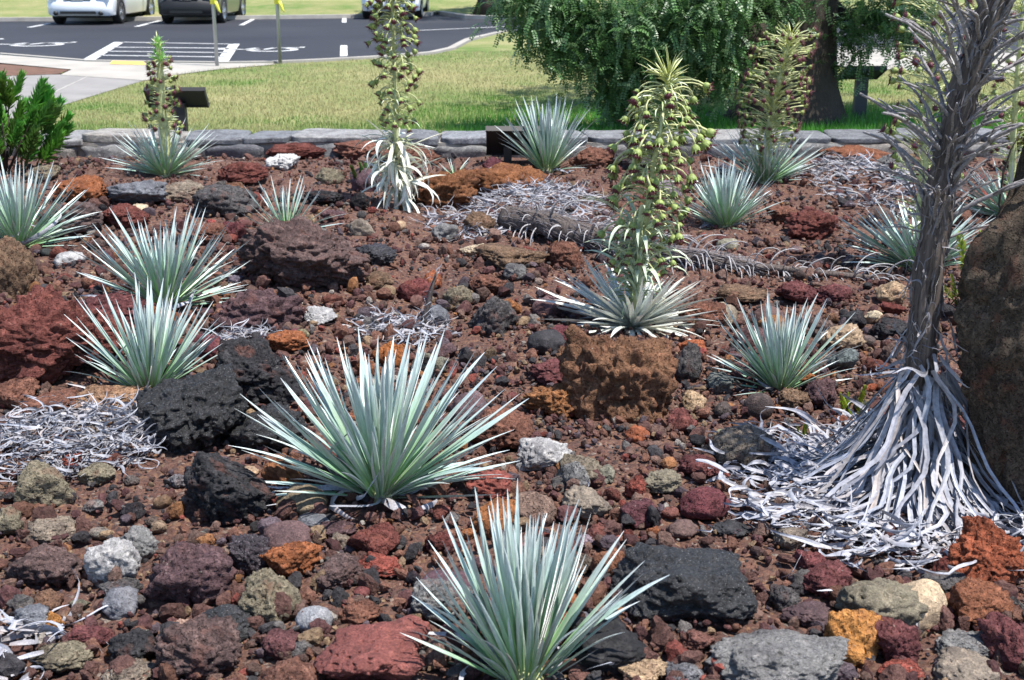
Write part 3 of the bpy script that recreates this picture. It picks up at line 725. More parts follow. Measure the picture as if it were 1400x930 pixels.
def stalk(root, pts, rad, heads, hz, nh, seed, width, bracts=40, brl=0.16, bset='bract', top_tuft=0, colr=None, tip=0):
    """pts: stem polyline (local); hz: (start, end) fraction of the stem that bears heads; width(t): relative pedicel length"""
    rs = random.Random(seed); pts = [Vector(p) for p in pts]
    def along(t):
        f = t*(len(pts)-1); i = min(int(f), len(pts)-2); return pts[i].lerp(pts[i+1], f-i)
    n = 26; fine = [along(i/n) for i in range(n+1)]
    mb = MB(); mb.tube(fine, [rad*(1-0.6*i/n) for i in range(n+1)], 9); mb.build('stem', M['stalk'], root, True)
    for i in range(nh):
        t = hz[0] + (hz[1]-hz[0])*((i+rs.uniform(0, 1))/nh); p = along(t); phi = i*2.39996 + rs.uniform(-0.3, 0.3)
        me, m2 = rs.choice(heads); s = width((t-hz[0])/(hz[1]-hz[0]))*rs.uniform(0.75, 1.12)
        m = Matrix.Translation(p) @ frame(phi, rs.uniform(-0.2, 0.3), rs.uniform(-0.5, 0.5)) @ Matrix.Diagonal((s, max(s, 0.8), max(s, 0.8), 1))
        h = add('flower_head', me, None, root, mw=m); add('ray_florets', m2, None, h)
    for i in range(bracts):
        t = rs.uniform(hz[0]*0.35, 0.98); p = along(t); phi = rs.uniform(0, 2*PI); l = brl*rs.uniform(0.6, 1.2)*(1-0.35*t)
        c = rs.choice(colr or [(1, 1, 1), (1.2, 1.25, 1.3), (0.8, 0.95, 0.7), (1.3, 1.35, 1.5)])
        add('bract', rs.choice(LS[bset]), None, root, mw=Matrix.Translation(p) @ frame(phi, rs.uniform(0.1, 0.9), rs.uniform(-.5, .5)) @ Matrix.Scale(l, 4), color=c)
    for i in range(tip):                                       # closed green buds and leaflets wrapping the growing tip
        u = rs.random(); p = along(0.80+0.20*u); phi = i*2.39996
        add('bract', rs.choice(LS['bract_up']), None, root, mw=Matrix.Translation(p) @ frame(phi, rs.uniform(0.75, 1.25)+0.2*u, 0) @ Matrix.Diagonal((1, 2.2, 2.2, 1)) @ Matrix.Scale(brl*rs.uniform(0.55, 0.85)*(1-0.35*u), 4), color=(0.75, 1.25, 0.6))
    for i in range(top_tuft):
        p = along(rs.uniform(0.93, 1.0)); phi = rs.uniform(0, 2*PI)
        add('bract', rs.choice(LS['bract_up']), None, root, mw=Matrix.Translation(p) @ frame(phi, rs.uniform(0.3, 1.4), 0) @ Matrix.Scale(brl*rs.uniform(0.5, 0.9), 4), color=(1.15, 1.15, 0.9))
def stem_to(p, pix):                                           # bends a stem through places above the plant, at the plant's own distance
    return [tuple(at_y(x, y, p.y) - p) for x, y in pix]

# big nodding stalk with a collapsed white rosette
p = at_bed(864, 448); t = thing('flowering_silversword', p, 0, 'tall flowering silversword with nodding maroon heads over a collapsed white rosette', 'plant', 'flowering silverswords')
rosette(t, 0.41, 175, 21, 'pale', el0=58, el1=-4, power=0.7, brown=0.0, lenvar=0.3, core=0.12, gap=0.0, low=14)
stalk(t, [(0, 0, 0)] + stem_to(p, [(868, 400), (880, 320), (893, 230), (905, 160), (915, 100)]), 0.022, head_set((1.5, 2.5), 0.185, 0.0190, 70), (0.30, 0.95), 150, 22, lambda u: 0.62+0.52*math.sin(PI*(0.15+0.68*u)), bracts=235, brl=0.19, top_tuft=34)
rs = random.Random(77)
for i in range(60):
    phi = rs.uniform(0, 2*PI); add('bract', rs.choice(LS['pale_drop']), None, t, mw=Matrix.Translation((0.02, 0, rs.uniform(0.12, 0.46))) @ frame(phi, rs.uniform(0.9, 1.45), 0) @ Matrix.Scale(rs.uniform(0.22, 0.40), 4), color=(0.85, 0.95, 0.75))
PLACES.append((p.x, p.y, 0.30)); LAND.append((p.x, p.y, 'the collapsed white rosette'))
# tall slim stalk by the rust rock, its leaves bleached and hanging
p = at_bed(543, 284); t = thing('flowering_silversword', p, 0, 'tall slim flowering stalk with hanging bleached leaves at its foot', 'plant', 'flowering silverswords')
rs = random.Random(31)
for i in range(120):
    phi = rs.uniform(0, 2*PI); z = rs.uniform(0.06, 0.48); c = rs.choice([(1.1, 1.1, 1.05), (1.2, 1.2, 1.2), (1.0, 0.95, 0.85)])
    add('leaf', rs.choice(LS['pale_drop'] if rs.random() < 0.6 else LS['pale_out']), None, t, mw=Matrix.Translation((0.03*math.cos(phi), 0.03*math.sin(phi), z)) @ frame(phi, rs.uniform(-1.1, 0.7), rs.uniform(-.5, .5)) @ Matrix.Diagonal((1, 1.4, 1, 1)) @ Matrix.Scale(rs.uniform(0.20, 0.36), 4), color=c)
stalk(t, [(0, 0, 0)] + stem_to(p, [(543, 240), (541, 180), (540, 110), (538, 50), (537, 2), (537, -20)]), 0.022, head_set((1.2, 2.2), 0.17, 0.0215, 80), (0.36, 0.99), 135, 32, lambda u: 0.55+0.42*math.sin(PI*(0.12+0.80*u)), bracts=190, brl=0.18, top_tuft=16)
PLACES.append((p.x, p.y, 0.2)); LAND.append((p.x, p.y, 'the tall slim flowering stalk'))
# small young stalk in front of the black T-shaped stand
p = at_bed(226, 240); t = thing('flowering_silversword', p, 0, 'short young flowering spike with bright green tip before the black stand', 'plant', 'flowering silverswords')
rosette(t, 0.44, 130, 41, 'slim', el0=70, el1=5, power=0.75)
stalk(t, [(0, 0, 0)] + stem_to(p, [(227, 200), (222, 150), (219, 100), (216, 58)]), 0.046, head_set((0.2, 0.9), 0.12, 0.020, 90), (0.34, 0.86), 72, 42, lambda u: 1.0-0.3*u, bracts=200, brl=0.13, bset='bract_up', top_tuft=10, tip=95)
PLACES.append((p.x, p.y, 0.2)); LAND.append((p.x, p.y, 'the short young flowering spike'))
# pale green dense stalk
p = at_bed(1046, 250); t = thing('flowering_silversword', p, 0, 'dense pale green flowering column with dark-centred outward heads beside the tree', 'plant', 'flowering silverswords')
rosette(t, 0.50, 130, 51, 'slim', el0=65, el1=4, power=0.75)
stalk(t, [(0, 0, 0)] + stem_to(p, [(1046, 210), (1054, 160), (1066, 105), (1082, 45)]), 0.034, head_set((0.0, 0.6), 0.215, 0.0180, 100), (0.26, 0.985), 215, 52, lambda u: 0.66+0.5*math.sin(PI*(0.10+0.76*u)), bracts=285, brl=0.22, bset='bract_up', top_tuft=12, colr=[(1.3, 1.3, 1.1), (1.5, 1.5, 1.4), (1.1, 1.2, 0.9)])
PLACES.append((p.x, p.y, 0.2)); LAND.append((p.x, p.y, 'the dense pale flowering column'))
# flowering plant behind the dead trunk
p = at_bed(1256, 366); t = thing('flowering_silversword', p, 0, 'flowering silversword with a wide silver rosette partly behind the dead leaning trunk', 'plant', 'flowering silverswords')
rosette(t, 0.46, 130, 61, 'broad', el0=55, el1=10, power=0.8, core=0.14)
stalk(t, [(0, 0, 0)] + stem_to(p, [(1258, 300), (1264, 220), (1272, 130), (1280, 60), (1288, -20)]), 0.03, head_set((0.0, 0.9), 0.20, 0.019, 110), (0.32, 0.99), 95, 62, lambda u: 0.8+0.35*math.sin(PI*(0.2+0.6*u)), bracts=200, brl=0.20, bset='bract_up', top_tuft=20)
PLACES.append((p.x, p.y, 0.3)); LAND.append((p.x, p.y, 'the wide rosette by the dead trunk'))
p = at_bed(1384, 300); t = thing('flowering_silversword', p, 0, 'flowering silversword behind the dark brown boulder, its silver leaves half hidden', 'plant', 'flowering silverswords')
rosette(t, 0.50, 120, 65, 'broad', el0=60, el1=6, power=0.75)
stalk(t, [(0, 0, 0)] + stem_to(p, [(1384, 240), (1386, 170), (1392, 90), (1400, 0)]), 0.03, head_set((0.0, 0.9), 0.19, 0.019, 117), (0.30, 0.99), 85, 66, lambda u: 0.8+0.35*math.sin(PI*(0.2+0.6*u)), bracts=100, brl=0.20, bset='bract_up', top_tuft=20)
PLACES.append((p.x, p.y, 0.3))
# stray little tufts
for px, py, L, n, lab in ((622, 243, 0.22, 22, 'tiny pale silver tuft behind the rust-orange rock'),):
    p = at_bed(px, py, 0.02); t = thing('silversword', p, 0, lab, 'plant', 'silversword rosettes'); rosette(t, L, n, 87, 'slim', el0=50, el1=5)

# ------------------------------------------------------------------ heaps of dead leaves
def many(meshes, mats):                                       # joins placed copies into one mesh (uncountable rest of a heap)
    VS, FS, TS, n = [], [], [], 0
    cache = {}
    for me, m in zip(meshes, mats):
        if me.name not in cache:
            v = np.zeros(len(me.vertices)*3); me.vertices.foreach_get('co', v)
            fl_ = [tuple(q.vertices) for q in me.polygons]; tt = np.zeros(len(me.vertices)); me.attributes['t'].data.foreach_get('value', tt)
            cache[me.name] = (v.reshape(-1, 3), np.array(fl_), tt)
        v, f, tt = cache[me.name]; A = np.array(m)
        VS.append(v @ A[:3, :3].T + A[:3, 3]); FS.append(f+n); TS.append(tt); n += len(v)
    return sharpen(mesh_np('leaf_litter', np.concatenate(VS), np.concatenate(FS), True, attrs={'t': ('FLOAT', np.concatenate(TS))}), (0, 1, 2))
def heap(px, py, w, h, n_ind, n_rest, seed, label, L=0.16, height=0.07, short=None, skew=0.0):
    c = at_bed(px, py); k = ppm(c); rx = w/2/k; ry = (h/2/k)/math.sin(math.atan2(CAM_H, c.y))
    t = thing('dead_leaf_heap', c, 0, label, 'dead leaves', 'heaps of dead silver leaves'); rs = random.Random(seed)
    def one(big):
        r = math.sqrt(rs.random()); a = rs.uniform(0, 2*PI); x = rx*r*math.cos(a); y = ry*r*math.sin(a) + skew*x
        z = gh(c.x+x, c.y+y) - c.z + 0.012 + height*(1-r*r)*(rs.uniform(0.6, 1.0) if big else rs.uniform(0.1, 0.8))
        return Matrix.Translation((x, y, z)) @ Matrix.Rotation(rs.uniform(0, 2*PI), 4, 'Z') @ Matrix.Rotation(rs.uniform(-0.35, 0.35), 4, 'X') @ Matrix.Rotation(rs.uniform(-0.4, 0.25), 4, 'Y') @ Matrix.Scale(L*rs.uniform(0.6, 1.3), 4)
    for i in range(n_ind): add('leaf', rs.choice(RIB), None, t, mw=one(True), color=tint(rs, 0.25))
    if n_rest:
        o = add('leaf_litter', many([rs.choice(RIB) for _ in range(n_rest)], [one(False) for _ in range(n_rest)]), M['dead'], t); o['kind'] = 'stuff'; o.color = (0.8, 0.8, 0.8, 1)
    if short: LAND.append((c.x, c.y, short))
    return t
heap(112, 604, 250, 80, 280, 650, 1, 'broad heap of curled silver dead leaves below the tan stone', 0.13, 0.10, 'the broad dead leaf heap')
heap(545, 456, 130, 34, 120, 120, 2, 'small grey dead leaf patch round a thin upright dead stalk', 0.13, 0.04, 'the small dead leaf patch')
heap(735, 288, 200, 62, 200, 420, 3, 'silver heap of curled dead leaves behind the fallen stalk', 0.17, 0.16, 'the dead leaves by the fallen stalk')
heap(640, 312, 120, 44, 120, 120, 4, 'thin scatter of silver dead leaves beside the dark brown stone', 0.14, 0.05)
heap(1188, 252, 145, 72, 200, 330, 5, 'pale tangled dead leaf heap against the grey wall stones', 0.17, 0.14, 'the tangled heap near the wall')
heap(332, 468, 80, 22, 80, 60, 6, 'little patch of dead leaves above the black lava block', 0.11, 0.04)
heap(25, 905, 110, 80, 34, 0, 7, 'few long white dead leaves curling over small stones', 0.22, 0.06)
for i, (px, py, L, lab) in enumerate(((1068, 790, 0.10, 'single white dead leaf lying beside the charcoal crystalline rock'), (1255, 862, 0.11, 'curled white dead leaf against the smooth tan stone'),
        (1330, 806, 0.06, 'short dead leaf scrap on the small rust rock'), (1190, 805, 0.12, 'dead leaf strip lying on the olive-grey stone'), (968, 718, 0.07, 'white dead leaf scrap near the edge of the dead skirt'), (800, 668, 0.05, 'dead leaf scrap among gravel by the pale grey stone'))):
    c = at_bed(px, py, 0.03); tag(add('dead_leaf', RIB[(i*5) % 26], None, None, mw=Matrix.Translation(c) @ Matrix.Rotation(i*1.3, 4, 'Z') @ Matrix.Scale(L*1.5, 4), color=(1.2, 1.2, 1.2)), lab, 'dead leaf', 'stray dead leaves')

# ------------------------------------------------------------------ the dead silversword: skirt of dead leaves, leaning fibrous trunk, dry twigs
def drape_mesh(seed, r0, z0, r1, curl):
    """dead leaf hanging from the trunk: leaves it at (r0, z0), falls to the ground at r1 and curls on"""
    rs = random.Random(seed); n = 15; pts = []; b = rs.uniform(0.25, 0.6)
    for i in range(n+1):
        s = i/n
        if s < 0.7:
            u = s/0.7; r = r0 + (r1-r0)*(u**(1.25))*0.92; z = z0*(1-u)**(1.1)*(1+b*u*(1-u)*1.2) + 0.012; y = (0.10*math.sin(u*4+seed)*u + 0.02*math.sin(u*11+seed*2))*curl; z += 0.018*math.sin(u*9+seed)*u
        else:
            u = (s-0.7)/0.3; r = r0 + (r1-r0)*(0.92+0.30*math.sin(u*2.2*curl)); z = 0.012 + 0.05*abs(math.sin(u*2.6*curl))*rs.uniform(0.7, 1.0); y = (0.10*math.sin(4+seed) + 0.02*math.sin(11+seed*2))*curl + 0.16*u*curl*math.sin(seed*1.7)
        pts.append(Vector((r, y, z)))
    V, F, T = [], [], []; tw = rs.uniform(-0.5, 0.5); kt = rs.uniform(-1.1, 1.1); W = rs.uniform(0.006, 0.0105)
    for i, p in enumerate(pts):
        s = i/n; d = (pts[min(i+1, n)]-pts[max(i-1, 0)]).normalized(); sd = Vector((0, 1, 0)); sd = (sd-d*sd.dot(d)).normalized(); up = d.cross(sd); th = tw+kt*s
        b_ = sd*math.cos(th)+up*math.sin(th); nr = up*math.cos(th)-sd*math.sin(th); w = W*(0.8+0.3*math.sin(s*5+seed))*(1-max(0, (s-0.6)/0.4)**2*0.75)
        for q in (p+b_*w+nr*w*0.25, p, p-b_*w+nr*w*0.25, p-nr*w*0.08): V.append(tuple(q)); T.append(0.15+0.85*s)
    for i in range(n):
        for k in range(4): F.append((4*i+k, 4*i+4+k, 4*i+4+(k+1) % 4, 4*i+(k+1) % 4))
    return sharpen(mesh_np('skirt_leaf', V, F, True, attrs={'t': ('FLOAT', T)}), (0, 1, 2))
def dead_plant():
    p = at_bed(1248, 684); t = thing('dead_silversword', p, 0, 'dead silversword with leaning grey fibrous trunk and wide skirt of dead leaves', 'dead plant'); rs = random.Random(99)
    path = [Vector((0, 0, -0.02)), Vector((0, 0, 0.15))] + [Vector(q) for q in stem_to(p, [(1252, 545), (1262, 450), (1274, 350), (1284, 270), (1300, 195), (1324, 110), (1352, 30), (1385, -60), (1410, -130)])]
    n = 70; fine = []
    for i in range(n+1):
        f = i/n*(len(path)-1); k = min(int(f), len(path)-2); fine.append(path[k].lerp(path[k+1], f-k))
    for _ in range(3): fine = [fine[0]] + [(fine[i-1]+fine[i]*2+fine[i+1])/4 for i in range(1, n)] + [fine[-1]]
    rad = [0.050-0.010*min(1, i/n*1.6) for i in range(n+1)]
    v, f = tube(fine, rad, 26); v = np.array(v); ang = np.tile(np.arange(26)/26*2*PI, n+1); zz = np.repeat(np.arange(n+1), 26)
    nz = fbm(np.stack([np.cos(ang)*6, np.sin(ang)*6, zz*0.12], 1), 4, 5, 0.65); cen = np.repeat(np.array([tuple(q) for q in fine]), 26, 0)
    v = cen + (v-cen)*(1+0.45*nz+0.10*np.sin(zz*0.9+ang*3))[:, None]
    add('trunk', mesh_np('trunk', v, f, True), M['deadwood'], t)
    # fibres that have come loose along the trunk: a tangled mat
    ms, mm = [], []
    for i in range(620):
        k = rs.randint(10, n-4); a = rs.uniform(0, 2*PI); c = fine[k] + Vector((math.cos(a), math.sin(a), 0))*rad[k]*1.02
        d = (fine[k+1]-fine[k]).normalized()*rs.choice((-1, 1, 1)); q = d.to_track_quat('X', 'Z').to_matrix().to_4x4()
        ms.append(rs.choice(RIB)); mm.append(Matrix.Translation(c) @ q @ Matrix.Rotation(rs.uniform(0, 6.28), 4, 'X') @ Matrix.Rotation(rs.uniform(-0.2, 0.2), 4, 'Z') @ Matrix.Diagonal((1, 0.7, 0.7, 1)) @ Matrix.Scale(rs.uniform(0.06, 0.17), 4))
    o = add('loose_fibres', many(ms, mm), M['dead'], t); o['kind'] = 'stuff'; o.color = (0.50, 0.47, 0.47, 1)
    # dry twigs left from the flowers, pointing up and out
    tw = []
    for j in range(6):
        r2 = random.Random(j); a = 0.95; q = Vector((0, 0, 0)); pts = [q.copy()]
        for i in range(9):
            q = q + Vector((math.cos(a), r2.uniform(-.10, .10), math.sin(a)))*0.111; pts.append(q.copy()); a += r2.uniform(-0.16, 0.06)
        mb = MB(); mb.tube(pts, [0.024-0.012*i/9 for i in range(10)], 6)
        tip = pts[-1]
        for s in (-1, 1): mb.tube([pts[5+j % 2], pts[6]+Vector((0.03, s*0.05, 0.05)), pts[7]+Vector((0.05, s*0.10, 0.06))], [0.012, 0.009, 0.006], 5)
        me = mesh_np('twig', np.concatenate(mb.v), mb.f, True, [M['twig']]); tw.append(me)
    for i in range(125):
        k = int(n*(0.42+0.58*(i+rs.random())/125)); k = min(k, n-1); phi = i*2.39996+rs.uniform(-.3, .3)
        L = rs.uniform(0.16, 0.36)
        add('twig', rs.choice(tw), None, t, mw=Matrix.Translation(fine[k]) @ frame(phi, rs.uniform(-0.35, 0.25), 0) @ Matrix.Scale(L, 4))
    # skirt: 290 leaves one by one, the matted rest joined
    dm = []
    for j in range(44):
        r1 = rs.uniform(0.16, 0.50) if j < 30 else rs.uniform(0.40, 0.58)
        me = drape_mesh(j, 0.055, rs.uniform(0.20, 0.46) if j < 30 else rs.uniform(0.08, 0.24), r1, rs.uniform(0.5, 1.6)); me.materials.append(M['dead']); dm.append(me)
    def place(big): return Matrix.Rotation(rs.uniform(0, 2*PI), 4, 'Z') @ Matrix.Scale(rs.uniform(0.92, 1.10) if big else rs.uniform(0.62, 0.98), 4)
    for i in range(290): add('skirt_leaf', rs.choice(dm), None, t, mw=place(True), color=tint(rs, 0.30))
    o = add('skirt_mat', many([rs.choice(dm) for _ in range(560)], [place(False) for _ in range(560)]), M['dead'], t); o['kind'] = 'stuff'; o.color = (0.72, 0.72, 0.74, 1)
    ms, mm = [], []
    for i in range(520):
        a = rs.uniform(0, 2*PI); r = rs.uniform(0.22, 0.62); x, y = r*math.cos(a), r*math.sin(a)
        ms.append(rs.choice(RIB)); mm.append(Matrix.Translation((x, y, gh(p.x+x, p.y+y)-p.z+0.015+rs.uniform(0, 0.07))) @ Matrix.Rotation(a+rs.uniform(-1, 1), 4, 'Z') @ Matrix.Rotation(rs.uniform(-.3, .3), 4, 'X') @ Matrix.Scale(rs.uniform(0.12, 0.24), 4))
    o = add('fallen_leaf_mat', many(ms, mm), M['dead'], t); o['kind'] = 'stuff'
    # wisps of fibre standing off the trunk foot
    for i in range(34):
        a = rs.uniform(0, 2*PI); add('wisp', rs.choice(RIB), None, t, mw=Matrix.Translation((0.06*math.cos(a), 0.06*math.sin(a), rs.uniform(0.30, 0.62))) @ frame(a, rs.uniform(-1.4, -0.6), rs.uniform(-1, 1)) @ Matrix.Scale(rs.uniform(0.12, 0.26), 4), color=(0.8, 0.8, 0.82))
    PLACES.append((p.x, p.y, 0.5)); LAND.append((p.x, p.y, 'the dead leaf skirt'))
dead_plant()

# ------------------------------------------------------------------ fallen dead stalk with fringe of drooping fibres
def fallen_stalk():
    pix = [(692, 300, 0.085), (745, 306, 0.085), (800, 322, 0.078), (850, 334, 0.062), (900, 346, 0.048), (960, 354, 0.040), (1020, 364, 0.030), (1090, 371, 0.022), (1160, 377, 0.016), (1236, 383, 0.009)]
    P = [at_bed(x, y, r*1.0) for x, y, r in pix]; base = P[0].copy(); base.z -= 0.085
    t = thing('fallen_stalk', base, 0, 'long fallen dead flower stalk, matted fibres at its thick end, lying across the bed', 'dead stalk'); rs = random.Random(4)
    pts, rad = [], []
    for i in range(61):
        f = i/60*(len(P)-1); k = min(int(f), len(P)-2); pts.append(P[k].lerp(P[k+1], f-k)-base); rad.append(pix[k][2]*(1-f+k)+pix[k+1][2]*(f-k))
    for _ in range(3): pts = [pts[0]]+[(pts[i-1]+pts[i]*2+pts[i+1])/4 for i in range(1, 60)]+[pts[-1]]
    v, f = tube(pts, rad, 18); v = np.array(v); ang = np.tile(np.arange(18)/18*2*PI, 61); zz = np.repeat(np.arange(61), 18)
    cen = np.repeat(np.array([tuple(q) for q in pts]), 18, 0); v = cen+(v-cen)*(0.92+0.22*fbm(np.stack([np.cos(ang)*5, np.sin(ang)*5, zz*0.15], 1), 3, 8))[:, None]
    add('stem', mesh_np('stem', v, f, True), M['deadwood'], t)
    fib = []
    for j in range(7):
        r2 = random.Random(40+j); q = Vector((0, 0, 0)); a = r2.uniform(0.1, 0.9); L = []
        for i in range(8): L.append(q.copy()); q = q+Vector((math.cos(a), r2.uniform(-.15, .15), math.sin(a)))*0.14; a -= r2.uniform(0.12, 0.42)
        mb = MB(); mb.tube(L, [0.026*(1-0.09*i) for i in range(8)], 4); fib.append(mesh_np('twig', np.concatenate(mb.v), mb.f, True, [M['pale_twig']], attrs={'t': ('FLOAT', np.zeros(32))}))
    for i in range(230):
        k = int(2+57*rs.random()**0.9); d = (pts[min(k+1, 60)]-pts[k-1]).normalized(); a = rs.uniform(0, 2*PI)
        n1 = d.cross(Vector((0, 0, 1))).normalized(); n2 = n1.cross(d); o_ = n1*math.cos(a)+n2*math.sin(a)
        x = (d*rs.uniform(0.3, 1.2) + o_).normalized(); q = x.to_track_quat('X', 'Z').to_matrix().to_4x4()
        add('twig', rs.choice(fib), None, t, mw=Matrix.Translation(pts[k]+o_*rad[k]*0.8) @ q @ Matrix.Scale(rs.uniform(0.13, 0.28)*(1.0 if k < 40 else 0.8), 4))
    ms, mm = [], []                                           # matted hair-fine fibres along the thick end
    for i in range(900):
        k = rs.randint(1, 40); d = (pts[k+1]-pts[k-1]).normalized(); a = rs.uniform(0, 2*PI); n1 = d.cross(Vector((0, 0, 1))).normalized(); n2 = n1.cross(d); o_ = n1*math.cos(a)+n2*math.sin(a)
        q = (d+o_*0.15).normalized().to_track_quat('X', 'Z').to_matrix().to_4x4()
        ms.append(rs.choice(fib)); mm.append(Matrix.Translation(pts[k]+o_*rad[k]*0.97) @ q @ Matrix.Diagonal((1, 0.5, 0.25, 1)) @ Matrix.Scale(rs.uniform(0.08, 0.20), 4))
    o = add('fibre_mat', many(ms, mm), M['dead'], t); o.color = (0.75, 0.72, 0.72, 1); o['kind'] = 'stuff'
    LAND.append((P[3].x, P[3].y, 'the fallen stalk'))
fallen_stalk()
# thin upright dead stalk on its patch of dead leaves
p = at_bed(578, 452); t = thing('dead_stalk', p, 0, 'thin twisted dead stalk standing up from the small dead leaf patch', 'dead stalk'); rs = random.Random(12)
Q = [Vector((0, 0, -0.01))]+[Vector(q) for q in stem_to(p, [(580, 435), (586, 415), (590, 395), (597, 372)])]
mb = MB(); mb.tube(Q, [0.016, 0.015, 0.013, 0.011, 0.005], 8); mb.build('stem', M['deadwood'], t, True)
for i in range(36):
    u = rs.uniform(0, 3.9); k = int(u); add('twig', rs.choice(RIB), None, t, mw=Matrix.Translation(Q[k].lerp(Q[k+1], u-k)) @ frame(rs.uniform(0, 6.28), rs.uniform(0.5, 1.3), 0) @ Matrix.Scale(rs.uniform(0.04, 0.09), 4), color=(0.7, 0.7, 0.7))
p = at_bed(1384, 320); t = thing('dead_stalk', p, 0, 'thin dark bare twig standing beside the brown boulder', 'twig')
mb = MB(); mb.tube([Vector((0, 0, 0))]+[Vector(q) for q in stem_to(p, [(1366, 280), (1372, 235), (1382, 205), (1396, 180)])], [0.009, 0.009, 0.008, 0.006, 0.004], 6); mb.build('stem', M['bark'], t, True)
# ------------------------------------------------------------------ rocks, one object each
C = dict(black=(0.013, 0.0125, 0.014), charcoal=(0.030, 0.0295, 0.032), darkgrey=(0.075, 0.070, 0.070), grey=(0.16, 0.155, 0.15), bluegrey=(0.13, 0.135, 0.15), palegrey=(0.36, 0.35, 0.34), white=(0.50, 0.49, 0.47),
         purple=(0.085, 0.050, 0.053), purplebrown=(0.105, 0.068, 0.062), maroon=(0.115, 0.040, 0.040), red=(0.22, 0.058, 0.042), darkred=(0.125, 0.040, 0.032), rust=(0.24, 0.085, 0.035), redbrown=(0.15, 0.068, 0.046),
         brown=(0.15, 0.095, 0.06), tan=(0.34, 0.24, 0.15), paletan=(0.50, 0.40, 0.27), olive=(0.17, 0.145, 0.10), orange=(0.38, 0.17, 0.05), taupe=(0.21, 0.17, 0.13))
rock_no = [0]
def rock(px, py, w, h, c, label=None, kind='rough', short=None, sub=None, ang=0.7, lump=0.24, rough=0.13, pit=0.07, deep=0.9, name='rock', yaw=None, group=None, embed=0.55, planes=13, exp=None, grow=1.1, slope=0.0):
    rock_no[0] += 1; seed = 3000+rock_no[0]*7
    c0 = at_bed(px, py, 0.0); k = ppm(c0); rx = w/2/k; ry = rx*deep; dep = math.atan2(CAM_H, c0.y)
    rz = math.sqrt(max((h/2/k)**2-(ry*math.sin(dep))**2, (0.30*rx)**2))/math.cos(dep)
    c0 = at_bed(px, py, rz*embed); k = ppm(c0); rx = w/2/k*grow; ry = rx*deep; rz *= grow
    if sub is None: sub = 6 if w > 118 else (5 if w > 44 else 4)
    v, f = rock_verts(sub, seed, ang, lump, rough, pit, planes)
    ext = np.abs(v).max(0)*0.97; v = v/ext*np.array([rx, ry, rz])
    if exp:                                                   # squarer block
        q = v/np.array([rx, ry, rz]); n = np.linalg.norm(q, axis=1, keepdims=True); q2 = q/np.maximum(n, 1e-6); sq = (np.abs(q2)**exp).sum(1, keepdims=True)**(-1/exp); v = v*np.clip(sq, 0, 1.5)*0.93
    if slope: v[:, 2] -= slope*np.maximum(0, 0.35*rx-v[:, 0])*np.clip(0.3+v[:, 2]/rz, 0, 1)
    o = add(name, mesh_np(name, v, f, True), M[kind], None, loc=c0, rot=(0, 0, 0), color=C[c] if isinstance(c, str) else c)
    tag(o, label, 'boulder' if w > 118 else 'rock', group)
    PLACES.append((c0.x, c0.y, rx*0.85))
    if short: LAND.append((c0.x, c0.y, short))
    return o
rock(410, 352, 172, 108, 'purplebrown', 'big purple-brown porous boulder in front of the sparse silversword', short='the big purple-brown boulder', rough=0.18, sub=6)
rock(352, 430, 118, 66, 'purple', 'rough purplish rock directly below the big purple-brown boulder', short='the rough purplish rock', rough=0.2)
rock(275, 560, 165, 125, 'black', 'black lava block beside the broad dead leaf heap, wet-looking hollows', 'glitter', 'the taller black lava block', rough=0.14, sub=6)
rock(335, 512, 150, 90, 'charcoal', 'charcoal lava block with flat grey top behind the black block', short='the flat-topped charcoal block', ang=0.9, sub=6)
rock(370, 590, 110, 70, 'black', 'black lava chunk under the leaves of the largest silversword', 'glitter', rough=0.18)
rock(299, 662, 146, 118, 'charcoal', 'squat black pitted lava block with pointed top by the largest rosette', short='the squat black pitted block', ang=0.9, pit=0.07, rough=0.10, sub=6)
rock(70, 470, 185, 130, 'darkred', 'large dark red scoria mass beside the silversword behind the tan stone', short='the dark red scoria mass', rough=0.22, lump=0.35, sub=6, deep=0.8)
rock(150, 425, 110, 55, 'maroon', 'maroon scoria lump between two silversword rosettes', rough=0.2)
rock(12, 372, 72, 96, 'brown', 'rounded brown boulder with dark crown at the rosette foot', short='the rounded brown boulder', ang=0.4, lump=0.15)
rock(155, 546, 104, 54, (0.27, 0.16, 0.095), 'tan-brown angular stone above the broad dead leaf heap', short='the tan angular stone', ang=0.95, rough=0.08)
rock(78, 556, 88, 44, 'redbrown', 'red-brown stone wedged above the broad dead leaf heap', ang=0.8)
rock(20, 540, 60, 40, 'redbrown', 'small red-brown lump under the dark red scoria mass')
rock(52, 668, 90, 84, 'olive', 'olive-brown angular stone below the broad dead leaf heap', short='the olive-brown angular stone', ang=0.95)
rock(101, 632, 34, 26, 'red', 'small bright red scoria lump touching the broad dead leaf heap')
rock(135, 650, 52, 30, 'olive', 'flat olive stone under the broad dead leaf heap')
rock(68, 725, 84, 38, 'taupe', 'rounded grey-brown stone with dark spots, lying flat', ang=0.4)
rock(10, 718, 40, 44, 'olive', 'olive pitted stone beside the rounded grey-brown stone')
rock(62, 775, 108, 66, 'purplebrown', 'wide purple-red pitted rock below the rounded grey-brown stone', short='the wide purple-red rock', rough=0.18)
rock(158, 768, 72, 70, 'palegrey', 'pale grey lobed stone with yellow lichen', 'smooth', 'the pale lobed stone', lump=0.3, ang=0.3)
rock(192, 745, 50, 46, 'grey', 'grey lobed stone behind the pale lichen stone', 'smooth', lump=0.3, ang=0.3)
rock(165, 803, 58, 30, 'darkgrey', 'dark wedge stone under the pale lichen stone')
rock(262, 778, 114, 108, 'purple', 'upright dense purple rock with grooved face', short='the upright purple rock', rough=0.14, pit=0.06, ang=0.8)
